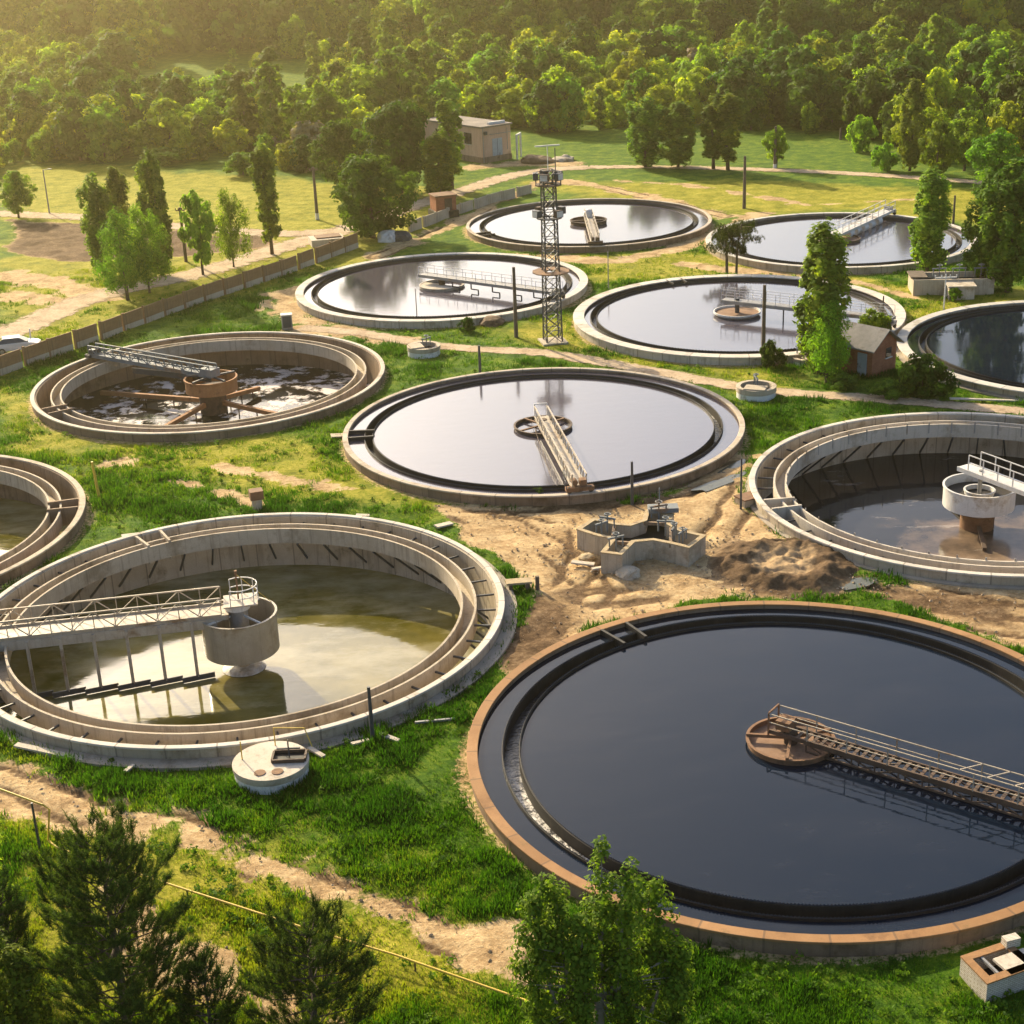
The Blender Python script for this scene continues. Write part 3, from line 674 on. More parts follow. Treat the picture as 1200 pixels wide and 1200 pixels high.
carriage(t, R, 1.5, M['steel_dark'], 1.5)
# tank 6
t, R = bridge_root('T6', 698, 288, 1.0, 'short looking bridge with rusty ring on the farthest tank')
ringwell(t, 2.2, .6, 1.15, M['rust_dark'], .1)
MB().beam((0, -2.2, 1.0), (0, 2.2, 1.0), .2, .2).build('spoke', M['rust_dark'], t)
deck(t, -.6, R-.2, .9, 1.45, M['steel_tan'])
for s in (-1, 1): railing(t, -.6, R-.4, s*.45, 1.5, .9, M['steel_tan'], 1.6, True, .07)
MB().lathe([(.0, 2.4), (.35, 2.35), (.6, 2.0), (.6, 1.5), (0, 1.5)], 20, closed=False).build('drive_hood', M['steel_white'], t, smooth=50)
carriage(t, R, 1.4, M['rust_dark'], 1.7)
# tank 7
t, R = bridge_root('T7', 1054, 246, 1.0, 'pale bridge with handrails slanting to the far rim of the right rear tank')
ringwell(t, 2.3, .6, 1.0, M['rust_dark'], .1); MB().disc(2.2, .85, 40).build('sludge_bed', M['sludge'], t)
deck(t, -1.2, R-.1, 1.2, 1.6, M['steel_white'], .16)
for s in (-1, 1): railing(t, -.5, R-.2, s*.6, 1.68, 1.0, M['steel_white'], 1.6, True, .06)
for x in (1.5, 3.5, 5.5, 7.5, 9.5): MB().tube([(x, -.4, 1.05), (x+1.1, -.4, 1.05)], .42, 12).build('float', M['steel_white'], t, smooth=40)
carriage(t, R, 1.5, M['steel_grey'], 1.6)
# tank 8
t, R = bridge_root('T8', 1040, 384, 1.1, 'grey bridge with shallow white tub running behind the leaning poplar')
MB().lathe([(2.2, .95), (2.2, 1.1), (2.1, 1.1), (2.05, .9), (1.3, .6), (1.25, .5), (1.6, .5)], 56).build('feed_well', M['steel_white'], t, smooth=30)
MB().disc(2.06, .93, 48).build('sludge_bed', M['sludge'], t)
MB().tube([(0, 0, .2), (0, 0, 2.3)], .22, 12).build('pivot_column', M['steel_dark'], t, smooth=40)
deck(t, -1.4, R-.2, 1.0, 2.0, M['steel_grey'], .22)
for s in (-1, 1): railing(t, -1.4, R-.3, s*.5, 2.1, 1.0, M['steel_white'], 1.4, True, .035)
for x in (4.8, 7.3, 9.8): MB().beam((x, -.3, 1.9), (x, -.3, .7), .1).build('hanger', M['steel_dark'], t)
carriage(t, R, 1.6, M['steel_grey'], 1.5)
# tank 10
t, R = bridge_root('T10', 1240, 590, 1.6, 'white railed bridge with white drum cut off by the right edge')
ringwell(t, 2.3, -.55, .85, M['steel_white'], .07)
MB().disc(2.2, .25, 48).build('drum_floor', M['concrete_dark'], t)
MB().lathe([(2.23, -.55), (2.23, -.5), (1.1, -1.0), (1.1, -1.06)], 40).build('cone', M['steel_white'], t, smooth=30)
MB().tube([(0, 0, -3), (0, 0, -1)], 1.1, 24).build('center_column', M['rust'], t, smooth=40)
ringwell(t, .95, .2, .55, M['steel_white'], .06, 'inner_ring')
MB().tube([(0, 0, .2), (0, 0, 1.9)], .14, 10).build('shaft', M['steel_grey'], t)
deck(t, -1.5, R-.2, 1.1, 1.75, M['steel_white'], .12)
for s in (-1, 1): railing(t, -.6, R-.3, s*.55, 1.82, 1.05, M['steel_white'], 1.3, True, .06)
for a in (2.8, 5.6): MB().beam((math.cos(a), math.sin(a), -1.7), (4.2*math.cos(a), 4.2*math.sin(a), -1.95), .25, .2).build('rake_arm', M['rust_dark'], t)
carriage(t, R, 1.5, M['steel_grey'], 1.6)
# ------------------------------------------------------------------ lattice mast with floodlights
def lattice_mast():
    x, y, _ = at(648, 400); h = 15.4
    t = thing('floodlight_mast', 'tall dark steel lattice mast with lamp platforms between the tanks', 'light mast', (x, y, 0), rad(12))
    w = lambda z: .72-.013*z
    cs = [(-1, -1), (1, -1), (1, 1), (-1, 1)]
    for a, b in cs: MB().beam((a*w(0), b*w(0), -.2), (a*w(h), b*w(h), h), .09).build('mast_leg', M['steel_dark'], t)
    for f in range(4):
        mb = MB(); (a, b), (c, d) = cs[f], cs[(f+1) % 4]; n = 13
        for i in range(n):
            z0, z1 = h*i/n, h*(i+1)/n
            mb.beam((a*w(z0), b*w(z0), z0), (c*w(z1), d*w(z1), z1), .055); mb.beam((c*w(z0), d*w(z0), z0), (a*w(z1), b*w(z1), z1), .055)
            mb.beam((a*w(z1), b*w(z1), z1), (c*w(z1), d*w(z1), z1), .06)
        mb.build('lattice_bracing', M['steel_dark'], t)
    def platform(z, s, mat):
        mb = MB(); mb.lathe([(.5, z), (s, z), (s, z+.09), (.5, z+.09)], 12); return mb.build('platform', mat, t)
    platform(6.4, 1.7, M['rust'])
    platform(11.2, 1.15, M['steel_dark'])
    for zz, nn, rr in ((11.75, 4, 1.35), (14.9, 5, 1.1)):
        for i in range(nn):
            a = 2*PI*i/nn+.4; mb = MB(); mb.box(rr*math.cos(a), rr*math.sin(a), zz, .45, .75, .6, a); mb.beam((.4*math.cos(a), .4*math.sin(a), zz-.3), (rr*math.cos(a), rr*math.sin(a), zz-.3), .07)
            f = mb.build('floodlight', M['rust_dark'] if i % 2 else M['steel_dark'], t)
            mb = MB(); mb.box((rr+.235)*math.cos(a), (rr+.235)*math.sin(a), zz, .02, .66, .5, a); mb.build('lamp_glass', M['steel_white'], f)
    p = platform(14.1, 1.2, M['rust_dark'])
    mb = MB()
    for i in range(10):
        a0_, a1_ = 2*PI*i/10, 2*PI*(i+1)/10
        for zz in (14.7, 15.2): mb.beam((1.15*math.cos(a0_), 1.15*math.sin(a0_), zz), (1.15*math.cos(a1_), 1.15*math.sin(a1_), zz), .045)
        mb.beam((1.15*math.cos(a0_), 1.15*math.sin(a0_), 14.15), (1.15*math.cos(a0_), 1.15*math.sin(a0_), 15.2), .045)
    mb.build('guard_rail', M['steel_dark'], t)
    MB().beam((.8, .5, 14.1), (.8, .5, 17.2), .07).build('spike', M['steel_dark'], t)
    mb = MB(); mb.box(0, 0, 17.5, 2.2, .16, .10); mb.beam((0, 0, 15.3), (0, 0, 17.5), .06); mb.build('top_bar', M['steel_white'], t)
    MB().box(0, 0, -.05, 2.3, 2.3, .3).build('footing', M['concrete'], t)
lattice_mast()

# ------------------------------------------------------------------ poles
def pole(px, py, ty, label, mat, r=.13, name='utility_pole', cat='pole', arm=None, band=None, lean=(0, 0), cap=None):
    x, y, _ = at(px, py); h = height_at(px, py, ty); t = thing(name, label, cat, (x, y, 0), 0, 'poles standing about the plant')
    MB().tube([(0, 0, -.3), (lean[0]*h, lean[1]*h, h)], [r*1.15, r*.8], 10).build('shaft', mat, t, smooth=40)
    if band: MB().tube([(0, 0, 0), (0, 0, h*band)], r*1.22, 10).build('painted_base', M['white_paint'], t, smooth=40)
    if arm:
        mb = MB(); mb.beam((-arm, 0, h-.35), (arm, 0, h-.35), .12)
        for s in (-1, -.4, .4, 1): mb.tube([(s*arm, 0, h-.3), (s*arm, 0, h-.08)], .06, 6)
        mb.build('crossarm', mat, t)
    if cap: mb = MB(); mb.beam((0, 0, h-.05), (cap, 0, h+.1), .06); mb.box(cap, 0, h+.08, .5, .22, .1); mb.build('lamp_head', M['steel_grey'], t)
    return t
pole(605, 395, 313, 'brown wooden pole at the near rim of the tank left of the lattice mast', M['wood'], .17)
pole(894, 427, 334, 'brown wooden pole beside a round bush, left of the brick hut', M['wood'], .17)
pole(563, 442, 405, 'short dark pole behind the far rim of the middle tank', M['steel_dark'], .12)
pole(741, 592, 541, 'short black post at the near rim of the middle tank, beside the bare earth', M['steel_dark'], .1)
pole(868, 597, 537, 'slim dark post left of the drained tank with the white drum', M['steel_dark'], .07)
pole(437, 868, 805, 'dark blue steel post at the near rim of the olive water tank', M['steel_dark'], .10)
pole(372, 257, 196, 'wooden pole with white painted foot left of the round dark tree', M['wood'], .2, band=.12, arm=.5)
pole(218, 306, 243, 'wooden pole between the tree clumps on the left meadow', M['wood'], .18, arm=.5)
pole(58, 250, 199, 'thin pale lamp post on the hazy meadow at far left', M['steel_grey'], .10, 'street_lamp', 'street lamp', cap=.9)
pole(908, 197, 148, 'wooden pole with white foot in front of a small bushy tree', M['wood'], .22, band=.1)
pole(872, 244, 183, 'plain wooden pole on the meadow between the two rear tanks', M['wood'], .2)
pole(1117, 262, 229, 'thin brown post behind the right rear tank, right of the poplar', M['wood'], .14)
pole(1106, 362, 321, 'white painted thin post with crossbar in front of the long chamber', M['white_paint'], .07, arm=1.0)
pole(713, 338, 294, 'very thin pale post on the grass left of the white collared tank', M['steel_grey'], .05)
pole(489, 377, 338, 'very thin grey post at the near rim of the pale tank behind the path', M['steel_grey'], .05)
pole(1034, 375, 347, 'thin brown post at the right end of the white collared tank', M['wood'], .08)
pole(37, 408, 385, 'leaning white post beside the parked car behind the fence', M['white_paint'], .07, lean=(.05, 0))
pole(1170, 215, 190, 'small post by the pale back path at far right', M['wood'], .12)
pole(985, 163, 150, 'squat brown post at the wood edge right of the building', M['wood'], .2)
pole(117, 585, 541, 'bright yellow marker post leaning on the grass near the left tank', M['yellow'], .10, 'marker_post', 'post', lean=(-.06, 0))
pole(47, 996, 941, 'dark steel post holding the end of the yellow gas pipe', M['steel_dark'], .06)

# ------------------------------------------------------------------ yellow gas pipe
def gas_pipe():
    x, y, _ = at(57, 990); t = thing('gas_pipe', 'thin yellow gas pipe running low across the dry grass in front', 'gas pipe', (x, y, 0))
    L = lambda px, py, z: (lambda p: (p[0]-x, p[1]-y, p[2]))(at(px, py, z))
    pts = [L(-10, 921, 2.35), L(50, 943, 2.35)]; q = L(57, 988, .45)
    pts += [(pts[-1][0]+.25, pts[-1][1], 2.1), (q[0], q[1], .6)]
    pts += [L(*p, .45) for p in ((68, 994), (124, 1012), (235, 1048), (365, 1090), (460, 1118), (615, 1172), (760, 1222))]
    MB().tube(pts, .045, 8).build('pipe', M['yellow'], t, smooth=50)
    for px, py in ((124, 1012), (219, 1043), (315, 1074), (486, 1126), (610, 1170)):
        p = L(px, py, .45); MB().tube([(p[0], p[1], -.2), (p[0], p[1], .43)], .035, 6).build('support', M['rust_dark'], t)
gas_pipe()

# ------------------------------------------------------------------ long concrete fence at the left
M['fence'] = rough_mat('fence_slab', (.24, .135, .065), (.34, .21, .105), (.14, .08, .04), .6, streak=.6)
def fence():
    line = resample(G((-30, 452), (15, 434), (133, 393), (233, 356), (333, 322), (400, 297), (428, 286)), .5)
    line2 = resample(G((480, 272), (540, 250), (585, 236), (632, 224)), .5)
    k = 0; proto = None; pp = None
    for nm, ln, h, lab, mats in (('concrete_fence', line, 1.75, 'long brown slab fence with pale plinth behind the foamy tank', ('fence', 'plank')), ('concrete_fence', line2, 1.3, 'low pale slab fence running past the small brick kiosk', ('concrete', 'concrete'))):
        t = thing(nm, lab, 'fence', (ln[0].x, ln[0].y, 0)); proto = pp = None
        acc = 0; last = ln[0]; nodes = [ln[0]]
        for p in ln[1:]:
            acc += (p-last).length; last = p
            if acc >= 2.9: nodes.append(p); acc = 0
        for i, (a, b) in enumerate(zip(nodes[:-1], nodes[1:])):
            d = b-a; rz = math.atan2(d.y, d.x)
            if proto is None:
                mb = MB(); mb.box(1.45, 0, h*.66, 2.86, .10, h*.68)
                for z in (.42, .62, .82): mb.box(1.45, -.06, h*z, 2.8, .03, .05)
                proto = mb.build('panel', M[mats[0]], t); mb = MB(); mb.box(1.45, 0, h*.12, 2.86, .16, h*.44); pl = mb.build('plinth', M['concrete'], proto)
                mb = MB(); mb.box(0, 0, h*.5, .2, .22, h*1.06); pp = mb.build('post', M[mats[0]], t); o, q = proto, pp
            else:
                o = copy_tree(proto, t); q = copy_tree(pp, t)
            o.location = (a.x-ln[0].x, a.y-ln[0].y, -.02-.03*((i*7) % 3)); o.rotation_euler = (0, rad(((i*13) % 5-2)*.35), rz)
            q.location = (a.x-ln[0].x, a.y-ln[0].y, 0); q.rotation_euler = (0, 0, rz)
fence()

# ------------------------------------------------------------------ buildings
def pump_house():
    x, y, _ = at(566, 191); t = thing('pump_house', 'flat roofed pink building with pale blue door at the wood edge', 'building', (x, y, 0), rad(38))
    # local: near corner at origin, long wing runs to -x... right face along +x, left face along +y
    W_, D_, H_ = 5.6, 15, 5.4
    mb = MB(); mb.box(W_/2, D_/2, H_/2-.2, W_, D_, H_); mb.build('wall', M['plaster'], t)
    mb = MB(); mb.box(W_/2, D_/2, H_+.12-.2, W_+.5, D_+.5, .24); r = mb.build('roof', M['roof_felt'], t)
    mb = MB(); mb.box(W_*.65, 1.0, H_+.2, 3.2, .4, .4); mb.build('parapet', M['white_paint'], r)
    mb = MB(); mb.box(W_*.52, -.03, 1.6, 1.9, .06, 3.6); d = mb.build('door', M['door_blue'], t); MB().box(W_*.52, -.065, 1.6, .06, .02, 3.5).build('door_split', M['steel_dark'], d)
    for yy in (3.5, 7.5, 11): mb = MB(); mb.box(-.03, yy, 3.4, .06, 1.8, 1.7); w = mb.build('window', M['glass'], t); MB().box(-.07, yy, 2.5, .08, 2.0, .12).build('sill', M['concrete_light'], w)
    mb = MB(); mb.box(W_/2, -.06, .35, W_+.1, .12, .9); mb.box(-.06, D_/2, .35, .12, D_, .9); mb.build('plinth', M['concrete_brown'], t)
    mb = MB(); mb.box(W_*.1, -.2, 4.4, .5, .35, .5); mb.build('wall_lamp', M['steel_dark'], t)
    mb = MB(); mb.beam((1.5, -.05, 4.1), (W_, -.05, 4.1), .09); mb.beam((4.9, -.05, 1.5), (4.9, -.05, 4.8), .08); mb.tube([(.12, -.12, 0), (.12, -.12, 5.2)], .07, 6); mb.build('wall_pipe', M['steel_grey'], t)
    p = thing('pipe_gantry', 'pale square frame standing right of the pink building', 'gantry', (x, y, 0), rad(38))
    mb = MB()
    for a in ((W_+.2, -1.2), (W_+2.1, .2)): mb.beam((*a, -.1), (*a, 3.5), .22)
    mb.beam((W_+.1, -1.25, 3.6), (W_+2.2, .25, 3.6), .24); mb.build('frame', M['white_paint'], p)
pump_house()
def hut():
    x, y, _ = at(1021, 443); t = thing('brick_hut', 'small red brick hut with grey pitched roof behind dark bushes', 'hut', (x, y, 0), rad(41))
    # near corner at origin; gable wall runs along +x (to the right), eave wall runs along +y turned left
    Wg, L, H, P = 3.3, 4.6, 2.5, 1.15
    vs = [(0, 0, -.1), (Wg, 0, -.1), (Wg, 0, H), (Wg/2, 0, H+P), (0, 0, H), (0, L, -.1), (Wg, L, -.1), (Wg, L, H), (Wg/2, L, H+P), (0, L, H)]
    MB().add(vs, [(0, 1, 2, 3, 4), (9, 8, 7, 6, 5), (0, 4, 9, 5), (1, 6, 7, 2)]).build('wall', M['brick'], t)
    mb = MB(); e = .45; sl_ = P/(Wg/2)
    for s in (-1, 1):
        xo = Wg/2+s*(Wg/2+e); zo = H-e*sl_+.06
        a = [(Wg/2, -e, H+P+.06), (xo, -e, zo), (xo, L+e, zo), (Wg/2, L+e, H+P+.06)]
        b = [(p[0], p[1], p[2]+.1) for p in a]
        mb.add(a+b, [(0, 1, 2, 3), (7, 6, 5, 4), (0, 4, 5, 1), (1, 5, 6, 2), (2, 6, 7, 3), (3, 7, 4, 0)])
    r = mb.build('roof', M['roof_grey'], t)
    mb = MB(); mb.box(-.035, .95, .95, .07, .9, 1.95); d = mb.build('door', M['door_blue'], t); MB().box(-.09, 1.3, .95, .06, .05, .15).build('handle', M['steel_dark'], d)
    mb = MB(); mb.box(2.2, -.035, 1.7, .7, .06, .8); w = mb.build('window', M['glass'], t); MB().box(2.2, -.06, 1.26, .9, .12, .08).build('sill', M['white_paint'], w)
    mb = MB(); mb.box(-.035, 3.0, 1.5, .06, 1.0, .9); w = mb.build('window', M['glass'], t); mb = MB(); mb.box(-.05, 3.0, 1.0, .1, 1.2, .08); mb.box(-.05, 3.0, 1.98, .09, 1.2, .07); mb.build('window_frame', M['white_paint'], w)
hut()
def kiosk():
    x, y, _ = at(520, 253); t = thing('brick_kiosk', 'small square brick kiosk on a grey base beside the low fence', 'kiosk', (x, y, 0), rad(20))
    MB().box(0, 0, .35, 3.2, 3.0, 1.0).build('base', M['concrete_dark'], t)
    MB().box(0, 0, 1.75, 2.7, 2.5, 1.85).build('wall', M['brick'], t)
    MB().box(0, 0, 2.75, 3.0, 2.8, .16).build('roof', M['rust'], t)
    MB().box(.3, -1.27, 1.65, 1.0, .05, 1.5).build('door', M['rust_dark'], t)
    x, y, _ = at(383, 285); t = thing('concrete_slab', 'flat pale concrete cellar lid among the weeds behind the fence', 'slab', (x, y, 0), rad(15))
    MB().box(0, 0, .3, 4.0, 3.0, .9).build('box', M['concrete_light'], t); MB().box(.2, .2, .82, 3.0, 2.0, .12).build('lid', M['rust'], t)
    x, y, _ = at(337, 386); t = thing('control_cabinet', 'small grey control cabinet at the left end of the path', 'cabinet', (x, y, 0), rad(10))
    MB().box(0, 0, .75, 1.0, .7, 1.4).build('body', M['steel_grey'], t); MB().box(0, 0, 1.48, 1.1, .8, .08).build('lid', M['steel_white'], t); MB().box(0, -.36, .8, .8, .03, 1.1).build('door', M['steel_dark'], t)
kiosk()
def car():
    x, y, _ = at(21, 412); t = thing('parked_car', 'pale grey parked car behind the fence at the left edge', 'car', (x, y, 0), rad(15))
    L, Wd = 4.3, 1.72
    prof = [(-2.15, .35), (-2.15, .75), (-1.9, .95), (-1.35, 1.0), (-.75, 1.02), (.75, 1.02), (1.4, .95), (2.05, .8), (2.15, .6), (2.15, .35)]
    def ext(pr, w0, w1, zc): 
        mb = MB(); n = len(pr)
        vs = [(a, -w0/2 if z < zc else -w1/2, z) for a, z in pr]+[(a, w0/2 if z < zc else w1/2, z) for a, z in pr]
        mb.add(vs, [tuple(range(n)), tuple(range(2*n-1, n-1, -1))]+[(i, i+n, (i+1) % n+n, (i+1) % n) for i in range(n)]); return mb
    ext(prof, Wd, Wd-.1, .9).build('body', M['car_paint'], t)
    ext([(-1.75, 1.0), (-1.2, 1.42), (.35, 1.42), (1.1, .99)], Wd-.2, Wd-.5, 1.2).build('window', M['glass'], t)
    MB().box(-.45, 0, 1.44, 1.5, 1.1, .05).build('roof', M['car_paint'], t)
    for a in (-1.35, 1.35):
        for s in (-1, 1):
            w = MB().tube([(a, s*.70, .32), (a, s*.88, .32)], .32, 18).build('wheel', M['rubber'], t, smooth=40)
            MB().tube([(a, s*.86, .32), (a, s*.895, .32)], .19, 14).build('rim', M['steel_grey'], w, smooth=40)
    for s in (-1, 1): MB().box(2.14, s*.6, .66, .06, .34, .14).build('headlight', M['steel_white'], t); MB().box(-2.14, s*.62, .75, .05, .3, .14).build('tail_light', M['rust'], t)
car()

# ------------------------------------------------------------------ chambers and manholes
def wall_loop(mb, pts, th, z0, z1, closed=True):
    n = len(pts); P = [Vector(p) for p in pts]; off = []
    for i in range(n):
        a = (P[i]-P[i-1]).normalized(); b = (P[(i+1) % n]-P[i]).normalized(); na = Vector((-a.y, a.x)); nb = Vector((-b.y, b.x)); m = (na+nb)
        m = m/max(.4, m.length_squared/2)/1.0; off.append(P[i]+m*th)
    vs = []
    for p, q in zip(P, off): vs += [(p.x, p.y, z0), (p.x, p.y, z1), (q.x, q.y, z1), (q.x, q.y, z0)]
    fs = []
    for i in range(n):
        j = (i+1) % n
        for k in range(3): fs.append((i*4+k, j*4+k, j*4+k+1, i*4+k+1))
    return mb.add(vs, fs)
def gate_valve(t, x, y, z, s=1.0, a=0.):
    mb = MB(); c, k = math.cos(a), math.sin(a)
    mb.beam((x-.5*s*c, y-.5*s*k, z), (x-.5*s*c, y-.5*s*k, z+.75*s), .09); mb.beam((x+.5*s*c, y+.5*s*k, z), (x+.5*s*c, y+.5*s*k, z+.75*s), .09)
    mb.beam((x-.6*s*c, y-.6*s*k, z+.75*s), (x+.6*s*c, y+.6*s*k, z+.75*s), .11); mb.tube([(x, y, z-.3), (x, y, z+1.15*s)], .05, 8)
    mb.lathe([(.24*s, z+1.0*s), (.24*s, z+1.06*s), (.17*s, z+1.06*s), (.17*s, z+1.0*s)], 16, c=(x, y)); return mb.build('gate_valve', M['steel_blue'], t)
def cross_chamber():
    Z = 1.15; c = at(753, 626, Z); t = thing('distribution_chamber', 'cross shaped open concrete chamber with sluice gates on the bare earth', 'concrete chamber', (c[0], c[1], 0))
    L = lambda px, py: (lambda p: (p[0]-c[0], p[1]-c[1]))(at(px, py, Z))
    out = [L(*p) for p in ((704, 648), (729, 651), (744, 636), (765, 634), (786, 638), (807, 643), (827, 628), (800, 622), (785, 614), (790, 603), (756, 599), (753, 610), (738, 615), (724, 614), (696, 608), (676, 621), (697, 628), (717, 632))]
    mb = MB(); wall_loop(mb, out, .22, -.4, Z); mb.build('wall', M['concrete'], t)
    mb = MB(); wall_loop(mb, [(a*1.012, b*1.012) for a, b in out], .30, Z, Z+.07); mb.build('coping', M['plank'], t)
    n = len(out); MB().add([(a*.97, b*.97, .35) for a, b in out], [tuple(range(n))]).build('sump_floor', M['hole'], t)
    for (px, py), a, s in (((722, 640), .4, .9), ((790, 628), 1.2, .9), ((712, 617), -.5, .9), ((772, 604), .3, 1.0), ((800, 632), .9, .8), ((705, 622), .6, .8), ((780, 621), -.2, .9)):
        q = L(px, py); gate_valve(t, q[0], q[1], Z-.1, s, a)
    for (a, b) in (((716, 633), (744, 635)), ((786, 638), (786, 617)), ((720, 614), (717, 632)), ((753, 611), (787, 612))):
        p, q = L(*a), L(*b); mb = MB(); mb.beam((*p, Z-.12), (*q, Z-.12), .18, .2); mb.build('cross_beam', M['concrete_brown'], t)
    mb = MB(); p = L(758, 600); mb.box(p[0]+1.0, p[1]-.2, Z+.28, 1.9, .9, .3); mb.tube([(p[0]+.8, p[1], Z), (p[0]+.8, p[1], Z+1.6)], .04, 6); mb.build('cabinet', M['steel_blue'], t)
    W_ = MB(); q = L(752, 628); W_.disc(.9, .62, 24, q); o = W_.build('water', M['puddle'], None, (c[0], c[1], 0)); tag(o, kind='structure')
cross_chamber()
def manhole(px, py, r, h, label, lids=True, rz=0.):
    x, y, _ = at(px, py); t = thing('manhole_chamber', label, 'manhole', (x, y, 0), rz, 'round concrete manhole chambers')
    MB().lathe([(r-.22, -.3), (r, -.3), (r, h*.55), (r-.22, h*.55)], 40).build('wall', M['white_paint'], t, smooth=30)
    if lids:
        MB().lathe([(0, h), (r+.06, h), (r+.06, h-.16), (r+.02, h*.55), (0, h*.55)], 40, closed=False).build('cover_slab', M['concrete_light'], t, smooth=30)
        for a in ((-.35, -1.1), (.45, -1.05)): MB().lathe([(0, h+.035), (.27, h+.035), (.27, h-.02), (.24, h-.02)], 20, c=a, closed=False).build('lid', M['rust'], t)
        mb = MB(); mb.box(.85, .62, h+.07, 1.5, .1, .22); mb.box(.85, -.28, h+.07, 1.5, .1, .22); mb.box(.1, .17, h+.07, .1, .8, .22); mb.box(1.62, .17, h+.07, .1, .8, .22); mb.build('hatch_frame', M['rust_dark'], t)
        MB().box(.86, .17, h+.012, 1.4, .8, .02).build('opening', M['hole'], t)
        mb = MB(); mb.tube([(.85, .17, h), (.85, .17, h+.95)], .035, 6); mb.beam((.3, .17, h+.5), (1.4, .17, h+.5), .07); mb.build('valve_stem', M['steel_dark'], t)
        mb = MB()
        for a in ((-1.35, .2), (.05, 1.35)): mb.tube([(*a, h), (*a, h+.95)], .03, 6)
        mb.tube([(.05, 1.35, h+.95), (1.5, 1.3, h+.9)], .03, 6); mb.tube([(1.5, 1.3, h+.9), (1.85, .9, h+.1)], .03, 6); mb.build('guard_rail', M['yellow'], t)
    else:
        MB().lathe([(r+.05, h*.5), (r+.05, h), (r-.3, h), (r-.3, h*.2)], 36).build('rim', M['concrete'], t, smooth=30)
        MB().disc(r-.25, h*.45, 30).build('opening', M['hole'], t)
        gate_valve(t, .3, .1, h-.1, .9, .5)
        MB().box(-.5*r, -.1, h+.04, .8*r, 1.1*r, .1).build('plank_cover', M['concrete'], t)
manhole(319, 908, 1.72, .78, 'large round manhole with pale lid and two rust discs at the olive tank')
manhole(497, 414, 1.45, .75, 'open round manhole with white wall in front of the pale tank', False, .3)
manhole(886, 463, 1.55, .8, 'open round manhole with grey gate right of the middle tank', False, 1.2)
manhole(943, 425, 1.0, .5, 'small dark round manhole in the shade left of the brick hut', False, 2.)
def stub(px, py, s, label, name, cat, mat, parts):
    x, y, _ = at(px, py); t = thing(name, label, cat, (x, y, 0), s)
    for nm, m_, fn in parts: mb = MB(); fn(mb); mb.build(nm, M[m_], t)
stub(302, 597, .3, 'small rusted box on a stub behind the olive water tank', 'valve_box', 'valve box', 'rust', (('stand', 'concrete', lambda b: b.tube([(0, 0, -.2), (0, 0, .8)], .35, 10)), ('box', 'rust', lambda b: b.box(0, 0, 1.1, .9, .8, .6))))
stub(608, 689, .1, 'yellowish timber bench like block beside the olive tank', 'timber_block', 'timber', 'plank', (('top', 'plank', lambda b: b.box(0, 0, .42, 1.5, .7, .12)), ('base', 'wood', lambda b: (b.box(-.5, 0, .15, .2, .6, .44), b.box(.5, 0, .15, .2, .6, .44)))))
stub(630, 690, .1, 'short dark stake beside the timber block', 'stake', 'stake', 'wood', (('shaft', 'wood', lambda b: b.tube([(0, 0, -.1), (0, 0, .8)], .12, 8)),))
stub(876, 590, .5, 'low rusty lid box beside the slim dark post', 'valve_box', 'valve box', 'rust', (('box', 'concrete', lambda b: b.box(0, 0, .2, 1.3, 1.1, .5)), ('lid', 'rust', lambda b: b.box(0, 0, .5, 1.4, 1.2, .08))))
def long_chamber():
    x, y, _ = at(1098, 342); t = thing('sluice_chamber', 'long low concrete chamber with gates under the right poplars', 'concrete chamber', (x, y, 0), rad(-6))
    mb = MB(); wall_loop(mb, [(-2.5, -1.2), (5.2, -1.2), (5.2, 2.2), (-2.5, 2.2)], .25, -.3, 1.5); mb.build('wall', M['concrete'], t)
    mb = MB(); wall_loop(mb, [(.6, -3.1), (3.0, -3.1), (3.0, -1.25), (.6, -1.25)], .22, -.3, 1.2); mb.build('inlet_box', M['concrete_light'], t)
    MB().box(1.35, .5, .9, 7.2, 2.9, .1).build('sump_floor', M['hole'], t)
    MB().box(1.8, -2.2, 1.25, 2.7, 2.2, .12).build('cover_slab', M['concrete_light'], t)
    MB().box(-1.9, .6, 1.62, 1.6, 2.8, .14).build('plank_cover', M['wood'], t)
    for xx in (.2, 2.1, 4.2): gate_valve(t, xx, .5, 1.3, 1.2, .1)
long_chamber()
def corner_chamber():
    Z = .85; c = at(1165, 1118, Z); t = thing('brick_chamber', 'whitewashed open brick chamber cut off at the lower right corner', 'brick chamber', (c[0], c[1], 0))
    L = lambda px, py: (lambda p: (p[0]-c[0], p[1]-c[1]))(at(px, py, Z))
    pts = [L(1126, 1122), L(1157, 1154), L(1215, 1133), L(1180, 1104)]
    mb = MB(); wall_loop(mb, pts, .25, -.3, Z); mb.build('wall', M['whitewash'], t)
    mb = MB(); wall_loop(mb, [(a*1.02, b*1.02) for a, b in pts], .32, Z, Z+.07); mb.build('coping', M['rust_cope'], t)
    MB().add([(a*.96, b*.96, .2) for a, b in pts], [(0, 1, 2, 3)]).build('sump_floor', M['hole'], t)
    a, b = L(1150, 1128), L(1200, 1128); mb = MB(); mb.beam((*L(1143, 1115), Z-.02), (*L(1172, 1143), Z-.02), .1); mb.build('cross_bar', M['steel_grey'], t)
    mb = MB(); q = L(1192, 1128); mb.box(q[0], q[1], Z+.02, 1.4, 1.0, .1, .4); mb.build('cover_slab', M['concrete_light'], t)
    mb = MB(); q = L(1184, 1108); mb.box(q[0], q[1], Z+.2, .6, .35, .36, .3); mb.build('pier', M['whitewash'], t)
corner_chamber()

